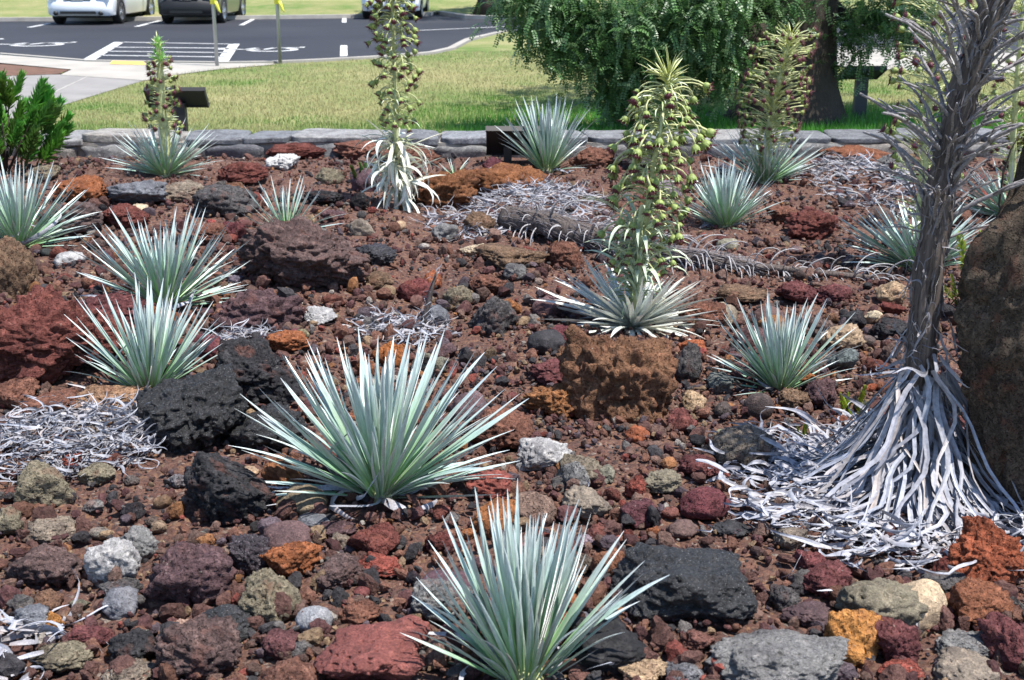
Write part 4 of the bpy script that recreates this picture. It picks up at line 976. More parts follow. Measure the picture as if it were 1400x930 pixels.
rock(342, 762, 58, 62, (0.06, 0.042, 0.055), 'dark violet clinker beside the upright purple rock', 'glitter', rough=0.2)
rock(310, 857, 76, 54, 'charcoal', 'rounded black porous stone in front of the holed tan stone', 'glitter', 'the rounded black stone', ang=0.25, lump=0.12, rough=0.06)
rock(278, 890, 118, 92, 'purplebrown', 'large red-brown pitted rock in front of the rounded black stone', short='the large pitted red-brown rock', rough=0.18)
rock(512, 897, 150, 86, (0.17, 0.052, 0.042), 'wide brick-red dense stone in front of the upright silversword', 'smooth', 'the wide brick-red stone', ang=0.7, pit=0.05, rough=0.07, sub=6, exp=4)
rock(430, 849, 46, 40, (0.24, 0.24, 0.25), 'smooth light grey stone behind the wide brick-red stone', 'smooth', ang=0.2, lump=0.1, rough=0.03, pit=0)
rock(364, 820, 88, 72, 'olive', 'tan-brown stone with round gas holes', short='the holed tan stone', pit=0.12, ang=0.75)
rock(398, 765, 78, 58, 'rust', 'orange-brown clinker beside the dark violet clinker', short='the orange-brown clinker')
rock(458, 787, 80, 52, 'purplebrown', 'brown pitted wedge-shaped rock next to the orange-brown clinker', short='the brown pitted wedge')
rock(464, 742, 34, 34, 'taupe', 'square taupe stone above the brown pitted wedge', ang=0.95, exp=5)
rock(516, 745, 74, 48, 'darkred', 'flat-faced dark red slab above the red clinkers', ang=0.95, rough=0.06)
rock(520, 775, 66, 30, 'red', 'bright red clinker under the flat-faced dark red slab', rough=0.2)
rock(466, 724, 54, 22, 'purple', 'long purple stone lying behind the square taupe stone')
rock(428, 712, 46, 22, 'bluegrey', 'flat blue-grey stone in front of the largest silversword', 'smooth', rough=0.04)
rock(495, 838, 60, 40, 'redbrown', 'red-brown clinker touching the wide brick-red stone')
rock(165, 825, 44, 38, (0.15, 0.15, 0.165), 'blue-grey angular stone in front of the dark wedge stone', 'smooth', ang=0.9)
rock(45, 843, 62, 52, 'bluegrey', 'grey boulder-like stone with flat side among red clinkers', 'smooth', ang=0.8)
rock(72, 855, 28, 36, 'orange', 'mustard-yellow lichen covered stone touching the flat-sided grey stone')
rock(92, 896, 84, 44, 'olive', 'yellow-brown long stone next to the curling white dead leaves', ang=0.5)
rock(182, 886, 64, 48, 'charcoal', 'dark grey rounded stone beside the yellow-brown long stone', ang=0.3)
rock(178, 922, 70, 36, 'taupe', 'tan stone in front of the dark grey rounded stone')
rock(120, 870, 60, 36, 'maroon', 'maroon lump behind the yellow-brown long stone')
rock(590, 825, 62, 60, 'grey', 'grey stone with yellowish cap behind the leaves of the upright silversword', ang=0.8)
rock(835, 888, 100, 74, 'black', 'black angular stone behind the lower leaves of the upright silversword', 'smooth', ang=0.9)
rock(942, 797, 190, 110, (0.024, 0.024, 0.026), 'wide charcoal crystalline rock with sparkling face', 'glitter', 'the charcoal crystalline rock', ang=0.75, pit=0.02, rough=0.10, sub=6, exp=5)
rock(1066, 905, 184, 104, (0.21, 0.20, 0.19), 'large light grey coarse-grained boulder beside the orange rock', 'glitter', 'the light grey coarse boulder', ang=0.5, rough=0.10, pit=0.04, sub=6)
rock(1160, 872, 94, 88, 'orange', 'orange-yellow weathered rock beside the light grey coarse boulder', short='the orange-yellow rock', rough=0.15)
rock(1196, 826, 112, 80, 'olive', 'olive-grey rounded stone behind the orange-yellow rock', 'smooth', 'the olive-grey stone', ang=0.5)
rock(1254, 832, 74, 66, (0.40, 0.30, 0.195), 'smooth tan stone leaning on the olive-grey stone', 'smooth', 'the smooth tan stone', ang=0.5, rough=0.02, pit=0, lump=0.12)
rock(1358, 766, 116, 102, (0.22, 0.062, 0.03), 'large rust-red scoria rock at the foot of the dead leaf skirt', short='the large rust-red scoria', rough=0.16, sub=6)
rock(1336, 828, 94, 62, (0.19, 0.075, 0.04), 'rusty brown clinker in front of the large rust-red scoria')
rock(1290, 800, 66, 44, 'darkgrey', 'dark grey clinker between the tan stone and the dead leaf skirt')
rock(1224, 880, 74, 66, 'maroon', 'maroon pointed stone in front of the smooth tan stone', ang=0.9)
rock(1228, 918, 62, 34, 'red', 'bright red stone in front of the maroon pointed stone')
rock(1304, 882, 92, 36, 'grey', 'flat layered grey stone behind the pale speckled stone', ang=0.9)
rock(1320, 918, 94, 52, 'taupe', 'pale speckled rounded stone in front of the flat layered grey stone', 'smooth', ang=0.35)
rock(1382, 884, 84, 72, 'maroon', 'maroon rock beside the pale speckled rounded stone')
rock(1128, 796, 70, 50, 'maroon', 'dark red clinker beneath the front edge of the dead leaf skirt')
rock(1104, 840, 72, 44, 'purple', 'purple-grey flat stone between the dark red clinker and the orange-yellow rock', 'smooth', ang=0.9)
rock(1070, 818, 44, 36, 'darkgrey', 'dark grey lump between the crystalline rock and the dark red clinker')
rock(952, 876, 48, 40, (0.15, 0.07, 0.055), 'reddish brown angular stone in front of the crystalline rock', ang=0.95)
rock(880, 920, 64, 28, 'tan', 'flat tan stone next to the black angular stone')
rock(1078, 736, 52, 44, 'taupe', 'taupe stone half covered by the dead leaf skirt', 'smooth', ang=0.8)
rock(1000, 722, 52, 14, 'charcoal', 'thin charcoal sliver beside the dead leaf skirt', 'smooth', ang=0.9)
rock(742, 624, 80, 54, 'palegrey', 'pale grey-white stone with dark underside near the largest silversword', 'smooth', 'the pale grey-white stone', lump=0.3, ang=0.7)
rock(788, 655, 42, 44, 'grey', 'rough grey upright stone in front of the pale grey-white stone')
rock(800, 690, 66, 48, 'taupe', 'taupe rounded stone behind the tips of the upright silversword', 'smooth', ang=0.4)
rock(905, 660, 54, 36, 'olive', 'olive rounded stone on the gravel below the brown block', 'smooth', ang=0.4)
rock(870, 668, 30, 34, 'red', 'small red scoria beside the olive rounded stone')
rock(958, 640, 58, 36, 'maroon', 'maroon clinker between the olive stone and the grey-brown round rock')
rock(850, 530, 160, 146, (0.165, 0.085, 0.048), 'tall brown lava block with flat top below the collapsed white rosette', short='the tall brown block', ang=0.6, lump=0.2, rough=0.2, pit=0.05, sub=6, exp=3.4, deep=0.75, embed=0.4)
rock(762, 548, 84, 52, (0.25, 0.11, 0.045), 'orange-brown broken clinker leaning on the tall brown block', rough=0.22)
rock(765, 508, 84, 44, 'maroon', 'maroon clinker above the orange-brown broken clinker', rough=0.2)
rock(692, 590, 96, 62, 'redbrown', 'brown rock behind the outer leaves of the largest silversword', rough=0.15)
rock(672, 662, 66, 40, 'red', 'deep red dense stone between the largest rosette and the upright silversword', kind='smooth')
rock(1014, 614, 82, 70, 'taupe', 'grey-brown rounded rock at the edge of the dead leaf skirt', 'rough', 'the grey-brown rounded rock', ang=0.35, lump=0.15, rough=0.08)
rock(1037, 557, 37, 36, (0.075, 0.052, 0.047), 'round dark stone ball in front of the fan-shaped silversword', 'smooth', 'the round stone ball', ang=0.05, lump=0.04, rough=0.02, pit=0)
rock(1125, 540, 54, 46, 'purple', 'purple-grey rough lump beside the fan-shaped silversword')
rock(1080, 548, 52, 34, 'brown', 'brown clinker under the fan-shaped silversword')
rock(1142, 464, 68, 44, 'tan', 'sunlit orange-tan slab with dark edge near the dead trunk', 'smooth', 'the orange-tan slab', ang=0.95)
rock(1195, 433, 26, 22, 'paletan', 'small pale tan stone near the dead trunk', 'smooth', ang=0.9)
rock(1168, 440, 40, 24, 'charcoal', 'small charcoal stone between the orange-tan slab and pale tan stone')
rock(1220, 402, 40, 32, 'tan', 'tan-brown stone between the dead trunk and fallen stalk tip', ang=0.9)
rock(1215, 450, 50, 34, 'charcoal', 'charcoal lump touching the dead trunk')
rock(944, 502, 44, 62, 'darkgrey', 'dark speckled rock standing beside the tall brown block', rough=0.2)
rock(948, 548, 34, 34, 'tan', 'yellowish stone at the side of the tall brown block')
rock(680, 434, 78, 56, 'darkgrey', 'dark grey rock alone on the open cinder', short='the dark grey rock on open cinder', ang=0.7)
rock(597, 434, 36, 30, 'bluegrey', 'blue-grey round pebble beside the upright dead stalk', 'smooth', ang=0.2)
rock(626, 410, 44, 38, 'olive', 'olive round stone behind the dark grey rock', ang=0.4)
rock(662, 388, 60, 34, 'redbrown', 'red-brown crumbly clinker behind the dark grey rock')
rock(706, 373, 34, 24, 'grey', 'grey stone under the brown flat slab', 'smooth')
rock(700, 353, 96, 20, 'brown', 'flat brown slab in front of the fallen stalk', ang=0.95, short='the flat brown slab')
rock(770, 352, 56, 40, 'redbrown', 'red-brown crumbly lump under the thick end of the fallen stalk')
rock(434, 434, 48, 30, 'palegrey', 'pale grey stone beside the rough purplish rock', 'smooth', 'the pale grey stone', ang=0.8)
rock(395, 468, 64, 32, 'rust', 'rust-brown clinker in front of the pale grey stone')
rock(518, 350, 60, 30, (0.03, 0.026, 0.034), 'black-violet glossy lava lump beside the big purple-brown boulder', 'glitter', rough=0.2)
rock(648, 343, 46, 22, 'paletan', 'pointed pale tan stone on the cinder', 'smooth', 'the pointed pale stone', ang=0.9)
rock(657, 309, 46, 36, 'brown', 'dark brown stone on the scattered dead leaves', ang=0.8)
rock(605, 319, 42, 26, 'grey', 'flat grey stone in front of the scattered dead leaves', 'smooth', ang=0.8)
rock(516, 386, 44, 26, 'brown', 'brown flat stone in front of the black-violet lump')
rock(494, 312, 34, 26, 'taupe', 'pale taupe chip behind the black-violet lump', 'smooth', ang=0.9)
rock(493, 278, 28, 26, 'black', 'small black clinker at the foot of the tall slim stalk')
rock(600, 264, 100, 56, (0.17, 0.072, 0.032), 'rust-orange hollowed rock beside the tall slim stalk', short='the rust-orange hollowed rock', rough=0.2, lump=0.35, deep=0.7)
rock(690, 250, 110, 44, (0.20, 0.082, 0.035), 'long rust-orange rock ridge in front of the low sign', rough=0.15, lump=0.3, deep=0.6)
rock(390, 222, 48, 24, 'white', 'white-grey stone in front of the wall', 'smooth', 'the white-grey stone', ang=0.8)
rock(402, 208, 82, 26, 'darkred', 'dark red hummock between the white-grey stone and the wall')
rock(492, 206, 70, 32, (0.19, 0.085, 0.06), 'slanted reddish rock leaning at the wall', ang=0.8)
rock(556, 212, 90, 34, 'redbrown', 'reddish rock mound behind the tall slim stalk')
rock(186, 266, 84, 40, 'bluegrey', 'slate-grey slab below the short young spike', 'smooth', 'the slate-grey slab', ang=0.95)
rock(166, 296, 66, 34, 'darkred', 'dark red clinker below the slate-grey slab')
rock(188, 286, 26, 16, 'paletan', 'small pale chip on the dark red clinker', 'smooth')
rock(305, 276, 84, 54, 'darkgrey', 'grey-purple lava rock beside the slate-grey slab', short='the grey-purple lava rock')
rock(255, 262, 70, 34, 'taupe', 'taupe rock under the short young spike')
rock(115, 262, 80, 40, 'rust', 'rust scoria between the green bush and slate-grey slab')
rock(58, 238, 50, 30, 'olive', 'olive stone at the foot of the green bush')
rock(100, 300, 90, 48, 'purplebrown', 'purple-brown rock beside the rosette behind the brown boulder', 'smooth')
rock(280, 322, 60, 30, 'redbrown', 'red-brown clinker above the wide spiky silversword')
rock(440, 270, 50, 26, 'charcoal', 'charcoal stone behind the sparse silversword')
rock(450, 242, 40, 26, 'olive', 'olive capped dark stone near the wall')
rock(330, 238, 70, 34, 'darkred', 'dark red rock behind the grey-purple lava rock')
rock(95, 355, 40, 24, 'palegrey', 'pale grey chip in front of the rosette behind the brown boulder', 'smooth')
rock(870, 222, 60, 26, 'darkgrey', 'dark grey rock behind the nodding flower stalk at the wall')
rock(812, 218, 66, 30, 'redbrown', 'reddish rock beside the stiff blue-grey silversword')
rock(1110, 310, 70, 40, 'darkred', 'dark red rock between the dense rosette and wide rosette', rough=0.2)
rock(1075, 295, 50, 30, 'redbrown', 'red-brown lump beside the dense green-grey rosette')
rock(1168, 213, 96, 34, (0.19, 0.075, 0.04), 'red-brown rock against the wall near the tangled heap')
rock(1222, 228, 50, 36, 'grey', 'grey stone beside the tangled dead leaf heap', 'smooth')
rock(1010, 402, 80, 30, 'brown', 'brown rock ledge under the fallen stalk')
rock(1090, 400, 60, 34, 'maroon', 'maroon lump under the fallen stalk tip')
rock(1140, 405, 50, 30, 'maroon', 'maroon round lump beside the maroon ledge stones', ang=0.3)
rock(960, 430, 60, 36, 'redbrown', 'red-brown clinker beside the collapsed white rosette')
rock(1446, 405, 340, 470, (0.085, 0.064, 0.047), 'huge dark brown boulder behind the dead leaf skirt', short='the huge brown boulder', ang=0.7, rough=0.09, pit=0.04, sub=6, deep=0.8, embed=0.75, slope=1.15, grow=1.0)

# the loose stones of the bed: one object each, told apart by colour, make and nearest landmark
def loose():
    rs = random.Random(2024); words = [('darkred', 'dark red', 4), ('redbrown', 'red-brown', 5), ('maroon', 'maroon', 3), ('purplebrown', 'purple-brown', 3), ('charcoal', 'charcoal', 3), ('grey', 'grey', 1.3), ('olive', 'olive-brown', 2), ('rust', 'rust-orange', 2.5), ('tan', 'tan', 0.9), ('purple', 'dusky purple', 2), ('red', 'bright red', 0.8), ('taupe', 'taupe', 1.4), ('bluegrey', 'blue-grey', 0.8)]
    used = set(); cum = [w for _, _, w in words]; n = 0; tries = 0
    while n < 262 and tries < 6000:
        tries += 1; px = rs.uniform(-20, 1420); py = 225 + 715*rs.random()**0.85
        big = 18 + 44*rs.random()**2.0; big *= 0.65+0.75*((py-225)/700)**1.3
        p = at_bed(px, py); r = big/2/ppm(p)
        if any((p.x-x)**2+((p.y-y)*0.8)**2 < (rr+r*0.62)**2 for x, y, rr in PLACES): continue
        c, word, _ = rs.choices(words, cum)[0]
        near = min(LAND, key=lambda q: (q[0]-p.x)**2+(q[1]-p.y)**2)[2]
        make = rs.choice(('angular', 'pitted', 'rounded')); kind = 'smooth' if make == 'rounded' and rs.random() < 0.7 else 'rough'
        if make == 'rounded' and c in ('red', 'rust'): make = 'pitted'
        size = 'fist-sized' if r > 0.045 else 'small'
        two = sorted(LAND, key=lambda q: (q[0]-p.x)**2+(q[1]-p.y)**2)[:3]; asp = rs.uniform(0.6, 0.95); lab = f'{size} {make} {word} stone near {near}'
        for cand in (f'{size} {"flat" if asp < 0.72 else "tall" if asp > 0.85 else "stocky"} {make} {word} stone near {near}', f'{size} {make} {word} stone between {near} and {two[1][2]}', f'{size} {make} {word} stone between {near} and {two[2][2]}', f'{make} {word} stone between {near} and {two[1][2]}'):
            if lab in used and len(cand.split()) <= 16: lab = cand
        used.add(lab)
        rock(px, py, big, big*asp, tuple(q*rs.uniform(0.85, 1.15) for q in C[c]), lab, kind, ang={'angular': 0.95, 'pitted': 0.6, 'rounded': 0.25}[make], pit=0.12 if make == 'pitted' else 0.03, rough=0.05 if make == 'rounded' else 0.15, sub=4 if big > 27 else 3, name='stone', group='loose lava stones', embed=0.45, deep=rs.uniform(0.75, 1.1))
        n += 1
    print('loose stones', n, tries)
loose()
# ------------------------------------------------------------------ tree with a drooping feathery crown
def pinnate(seed, pairs=7, w=0.013, L=0.021):
    rs = random.Random(seed); V, F = [], []; a = 0.3; p = Vector((0, 0, 0))
    for i in range(pairs):
        p = p + Vector((math.cos(a), 0, math.sin(a)))*0.017; a -= 0.16
        for s in (-1, 1):
            d = Vector((0.45, s*0.9, rs.uniform(-0.3, 0.1))).normalized(); q = d.cross(Vector((0, 0, 1))).normalized(); b = len(V); l = L*rs.uniform(0.8, 1.15)
            V += [tuple(p), tuple(p+d*l*0.5+q*w*0.6), tuple(p+d*l), tuple(p+d*l*0.5-q*w*0.6)]; F.append((b, b+1, b+2, b+3))
    return np.array(V), np.array(F)
def crown_mesh(name, blobs, n, seed, scale=1.0, shell=0.35, pairs=7):
    rs = np.random.RandomState(seed); tp = [pinnate(seed+k, pairs) for k in range(8)]; nv = len(tp[0][0]); T = np.stack([t[0] for t in tp])*scale; F0 = tp[0][1]
    wts = np.array([b[4] for b in blobs], float); bi = rs.choice(len(blobs), n, p=wts/wts.sum())
    d = rs.normal(size=(n, 3)); d /= np.linalg.norm(d, axis=1)[:, None]
    rad = shell + (1-shell)*rs.uniform(0, 1, n)**0.5
    c = np.array([b[0] for b in blobs])[bi]; s = np.array([b[1:4] for b in blobs])[bi]
    # twigs: leaves gather round twig ends, so gaps stay between them
    tw = c + d*rad[:, None]*s; k = rs.randint(0, max(1, n//16), n); cent = tw[k % len(tw)]
    own = rs.uniform(0, 1, n) < 0.18
    pos = np.where(own[:, None], tw, cent + rs.normal(size=(n, 3))*np.array([0.085, 0.085, 0.10])*scale**0.5)
    az = rs.uniform(0, 2*PI, n); el = rs.uniform(-1.35, 0.35, n); ro = rs.uniform(-0.8, 0.8, n)
    ca, sa, ce, se, cr, sr = np.cos(az), np.sin(az), np.cos(el), np.sin(el), np.cos(ro), np.sin(ro)
    X = np.stack([ca*ce, sa*ce, se], 1); Y0 = np.stack([-sa, ca, 0*sa], 1); Z0 = np.cross(X, Y0)
    Yv = Y0*cr[:, None]+Z0*sr[:, None]; Zv = np.cross(X, Yv); Rm = np.stack([X, Yv, Zv], 2)
    ti = rs.randint(0, 8, n); V = np.einsum('nij,nvj->nvi', Rm, T[ti]*rs.uniform(0.75, 1.3, n)[:, None, None]) + pos[:, None]
    F = (F0[None]+(np.arange(n)*nv)[:, None, None]).reshape(-1, 4)
    base = np.array([[0.085, 0.18, 0.055], [0.12, 0.23, 0.075], [0.19, 0.30, 0.14], [0.055, 0.125, 0.04]])[rs.randint(0, 4, n)]*rs.uniform(0.75, 1.3, (n, 1))
    C_ = np.repeat(np.concatenate([base, np.ones((n, 1))], 1)[:, None], nv, 1)
    return mesh_np(name, V, F, False, attrs={'col': ('FLOAT_COLOR', C_)}), tw[:n//60]
def big_tree():
    p = at(1072, 166, 0); t = thing('tree', p, 0, 'large spreading tree with dark trunk and drooping feathery foliage on the lawn', 'tree'); rs = random.Random(8)
    def loc(px, py, dy): return at_y(px, py, p.y+dy)-p
    mb = MB()
    pts = [Vector((0, 0, -0.05)), Vector((0.0, 0, 0.12)), Vector((0.02, 0, 0.45)), Vector((-0.02, 0.05, 0.95)), Vector((-0.05, 0.1, 1.6)), Vector((-0.05, 0.2, 2.4))]
    v, f = tube(pts, [0.72, 0.58, 0.50, 0.52, 0.56, 0.36], 28); v = np.array(v); nz = fbm(v*np.array([5, 5, 1.2]), 4, 3, 0.6); c0 = np.array([0, 0.05, 0]); d = v-c0; d[:, 2] = 0; v = v+d*(0.30*nz)[:, None]
    add('trunk', mesh_np('trunk', v, f, True), M['bark'], t)
    limbs = [[(0, 0, 0.95), loc(930, 95, -0.3), loc(880, 82, -0.7), loc(830, 70, -0.9), loc(770, 20, -1.0)], [(0, 0, 1.3), loc(960, 20, -0.5), loc(880, -40, -0.9), loc(800, -60, -1.0)],
             [(0, 0.1, 1.4), loc(1160, 25, 0.1), loc(1200, 22, -0.1), loc(1240, 30, -0.3)], [(0, 0.1, 1.8), (0.9, 0.6, 2.5), (2.0, 0.8, 3.0)], [(0, 0.1, 2.0), (-0.8, 0.9, 3.0), (-1.6, 1.4, 3.6)], [(0, 0.1, 2.0), (0.3, 1.6, 3.1), (0.6, 2.6, 3.6)], [(0, 0, 1.1), loc(1010, 60, -0.6), loc(985, 90, -0.9)]]
    for L in limbs:
        L = [Vector(q) for q in L]; fine = []
        for i in range(13):
            fr = i/12*(len(L)-1); k = min(int(fr), len(L)-2); fine.append(L[k].lerp(L[k+1], fr-k)+Vector((rs.uniform(-.03, .03), rs.uniform(-.03, .03), rs.uniform(-.03, .03))))
        mb = MB(); mb.tube(fine, [0.13*(1-0.85*i/12)+0.01 for i in range(13)], 8); mb.build('branch', M['bark'], t, True)
    def B(px, py, dy, rx, rz, w, ry=None): q = loc(px, py, dy); return (tuple(q), rx, ry or rx, rz, w)
    low = [B(750, 5, -0.9, 0.42, 0.42, 1.3), B(790, 45, -0.9, 0.42, 0.38, 1.5), B(840, 95, -0.9, 0.30, 0.36, 1.1), B(870, 40, -1.0, 0.5, 0.42, 1.9), B(930, 55, -0.9, 0.45, 0.35, 1.3), B(985, 92, -0.9, 0.22, 0.30, 0.7), B(960, 5, -1.0, 0.5, 0.4, 1.6), B(900, 100, -0.7, 0.22, 0.16, 0.3),
           B(1050, 0, -0.6, 0.5, 0.3, 1.0), B(1165, 55, -0.3, 0.20, 0.30, 0.28), B(1200, 15, -0.4, 0.35, 0.22, 0.5), B(1240, 25, -0.5, 0.30, 0.30, 0.45), B(860, 138, -0.8, 0.12, 0.16, 0.15), B(720, -20, -0.8, 0.35, 0.4, 0.8)]
    me, tw = crown_mesh('crown', low, 8600, 3, 1.4); o = add('crown', me, M['foliage'], t); o['kind'] = 'stuff'
    high = [((-1.0, 1.0, 2.9), 1.5, 1.0, 0.9, 1.6), ((0.6, 0.7, 3.0), 1.6, 1.0, 1.0, 2), ((2.0, 0.3, 2.6), 1.4, 1.2, 0.9, 1.8), ((0, 2.0, 3.4), 2.2, 1.6, 1.3, 2.0), ((1.6, -0.6, 2.4), 1.2, 0.8, 0.6, 1.2)]
    me, tw = crown_mesh('crown', high, 4600, 5, 2.6, 0.2, 5); o = add('crown', me, M['foliage'], t); o['kind'] = 'stuff'
    # dark suckers round the trunk foot
    me, tw = crown_mesh('suckers', [(tuple(loc(858, 150, -0.5)), 0.16, 0.16, 0.16, 1), (tuple(loc(1000, 150, 0.2)), 0.12, 0.12, 0.15, 0.5)], 260, 9); o = add('suckers', me, M['foliage'], t); o['kind'] = 'stuff'
big_tree()
def far_tree():
    p = at(672, 17, 0.1); t = thing('tree', p, 0, 'far tree with stout dark trunk on the grass beyond the parking lot', 'tree')
    v, f = tube([(0, 0, -0.1), (0, 0, 0.3), (0.05, 0, 1.2), (0, 0.1, 2.6)], [0.62, 0.45, 0.36, 0.3], 18); v = np.array(v); v = v + v*np.array([1, 1, 0])*(0.25*fbm(v*3, 3, 6))[:, None]
    add('trunk', mesh_np('trunk', v, f, True), M['bark'], t)
    me, tw = crown_mesh('crown', [((0, 0, 4.2), 2.6, 2.6, 1.7, 1), ((1.2, 0.6, 3.6), 1.8, 1.8, 1.2, 0.6)], 1500, 15, 4.0, 0.3, 5); o = add('crown', me, M['foliage'], t); o['kind'] = 'stuff'
far_tree()

# ------------------------------------------------------------------ leafy shrubs: shoots set with narrow leaves
def shoot_mesh(name, seed, mat, nl=46, L=0.09, w=0.16, stem=1.0, spread=0.9):
    rs = random.Random(seed); V, F, T = [], [], []; lean = rs.uniform(-0.12, 0.12)
    v, f = tube([(lean*z*z*0.5, 0, z) for z in (0, 0.4, 0.8, 1.0)], [0.022, 0.018, 0.012, 0.006], 5); V += v; F += f; T += [0.0]*len(v)
    for i in range(nl):
        z = 0.22 + 0.78*(i/nl)**0.9; phi = i*2.39996; el = spread*(1-0.45*i/nl)*rs.uniform(0.7, 1.1); l = L*rs.uniform(0.8, 1.2)*(1-0.25*(i/nl)**3)
        m = Matrix.Translation((lean*z*z*0.5, 0, z)) @ frame(phi, PI/2-el, rs.uniform(-.4, .4)); b = len(V)
        for q in ((0, 0, 0), (l*0.5, l*w, 0.1*l), (l*0.55, 0, -0.03*l), (l*0.5, -l*w, 0.1*l), (l, 0, 0.1*l)): V.append(tuple(m @ Vector(q))); T.append(q[0]/l)
        F += [(b, b+1, b+2), (b, b+2, b+3), (b+1, b+4, b+2), (b+2, b+4, b+3)]
    return mesh_np(name, V, F, True, [mat], attrs={'t': ('FLOAT', T)})
SH = [shoot_mesh('shoot', 1+i, M['shoot'], 110, 0.17, 0.13) for i in range(4)]
SN = [shoot_mesh('shoot', 50+i, M['shoot'], 70, 0.30, 0.10, spread=0.95) for i in range(5)]
SB = [shoot_mesh('shoot', 20+i, M['shoot'], 34, 0.20, 0.24, spread=1.15) for i in range(3)]
def shrub(px, py, L, n, seed, label, cat, ms, colr, fan=0.9, name='shrub', lift=0.0, rad=0.1):
    p = at_bed(px, py, lift); t = thing(name, p, 0, label, cat); rs = random.Random(seed)
    for i in range(n):
        phi = i*2.39996+rs.uniform(-.3, .3); tilt = fan*math.sqrt((i+0.5)/n)*rs.uniform(0.7, 1.1); s = L*rs.uniform(0.65, 1.1); c = tuple(q*rs.uniform(0.8, 1.25) for q in colr)
        add('shoot', rs.choice(ms), None, t, mw=Matrix.Translation((rad*rs.uniform(-1, 1), rad*rs.uniform(-1, 1), -0.01)) @ Matrix.Rotation(phi, 4, 'Z') @ Matrix.Rotation(tilt, 4, 'Y') @ Matrix.Rotation(rs.uniform(0, 6), 4, 'Z') @ Matrix.Scale(s, 4), color=c)
    PLACES.append((p.x, p.y, rad*1.5)); LAND.append((p.x, p.y, 'the '+label.split(' ', 1)[1] if False else label_short.get(label, 'the small plant'))); return t
label_short = {}
p = at_bed(8, 238); t = thing('shrub', p, 0, 'bright green bushy shrub with needle leaves in front of the wall', 'shrub'); rs = random.Random(6)
for i in range(10):
    a = rs.uniform(0, 6.28); mb = MB(); mb.tube([(0, 0, -0.02), (0.12*math.cos(a), 0.12*math.sin(a), 0.2), (0.24*math.cos(a), 0.24*math.sin(a), 0.42)], [0.012, 0.009, 0.006], 5); mb.build('stem', M['bark'], t, True)
for i in range(82):
    a = rs.uniform(0, 6.28); r = 0.30*math.sqrt(rs.random()); z = rs.uniform(0.0, 0.52)*(1-(r/0.38)**2)+0.02
    add('shoot', rs.choice(SN), None, t, mw=Matrix.Translation((r*math.cos(a), r*math.sin(a), z)) @ Matrix.Rotation(a+rs.uniform(-.5, .5), 4, 'Z') @ Matrix.Rotation(rs.uniform(0.1, 0.4)+r*1.6, 4, 'Y') @ Matrix.Rotation(rs.uniform(0, 6), 4, 'Z') @ Matrix.Scale(rs.uniform(0.22, 0.36), 4), color=tuple(q*rs.uniform(0.75, 1.35) for q in (1, 1, 0.8)))
PLACES.append((p.x, p.y, 0.3)); LAND.append((p.x, p.y, 'the green needle-leaved shrub'))
shrub(1336, 392, 0.24, 7, 2, 'yellow-green fleshy shrub climbing along the huge brown boulder', 'shrub', SB, (2.3, 1.05, 0.6), 0.5, lift=0.12, rad=0.05)
shrub(1308, 415, 0.16, 6, 3, 'low yellow-green succulent between the dead trunk and the huge boulder', 'plant', SB, (2.3, 1.05, 0.6), 0.7, name='succulent', lift=0.02, rad=0.03)
shrub(1398, 208, 0.32, 12, 4, 'orange-tinged green sprig hanging beside the dead twigs', 'shrub', SB, (2.0, 0.8, 0.4), 1.0, lift=0.15, rad=0.04)
shrub(1164, 572, 0.13, 7, 5, 'yellow-green fern-like weed behind the dead leaf skirt', 'weed', SH, (2.6, 1.2, 0.5), 0.7, name='weed', rad=0.03)
shrub(1095, 602, 0.08, 3, 6, 'tiny single green weed at the edge of the dead leaf skirt', 'weed', SH, (1.8, 1.1, 0.6), 0.3, name='weed', rad=0.01)
shrub(503, 258, 0.20, 9, 7, 'small soft green weed beside the tall slim stalk', 'weed', SH, (1.0, 0.7, 0.8), 0.7, name='weed', rad=0.05)

# ------------------------------------------------------------------ sign stands
def sign_stand(base, w, d, h, tilt, mat, label, pw=0.09, px_off=0.0):
    t = thing('sign_stand', base, 0, label, 'sign', 'sign stands')
    mb = MB(); mb.box((px_off, 0, h/2-0.02), (pw, pw*0.7, h)); mb.build('post', mat, t)
    mb = MB(); mb.box((0, 0, h+0.03), (w, d, 0.035), 0, tilt); mb.build('panel', mat, t)
    mb = MB()
    for s in (-1, 1): mb.box((s*(w/2-0.006), 0, h+0.03), (0.016, d+0.02, 0.05), 0, tilt)
    for s in (-1, 1): mb.box((0, s*d/2*math.cos(tilt), h+0.03+s*d/2*math.sin(tilt)), (w+0.012, 0.016, 0.05), 0, tilt)
    mb.build('frame', mat, t); return t
p = at(245, 187, 0); p.y = 12.15; p.x = (245-700)/FPX*12.15*1.0
def fit(px, Y): return (px-700)/FPX*(Y*math.cos(PITCH)+(CAM_H-0.3)*math.sin(PITCH))
sign_stand((fit(243, 12.15), 12.15, 0), 0.56, 0.20, 0.40, -0.9, M['black'], 'black T-shaped sign stand behind the short young spike', 0.125, 0.015)
sign_stand((fit(715, 10.9), 10.95, 0.0), 0.62, 0.34, 0.16, -0.75, plain('dark_board', (0.022, 0.018, 0.016), 0.5), 'low dark sign board behind the stiff blue-grey silversword', 0.07, -0.13)
sign_stand((fit(1177, 14.1), 14.1, 0), 0.42, 0.36, 0.46, -0.35, M['greymetal'], 'slate-grey sign stand beside the tree trunk', 0.13, 0.0)

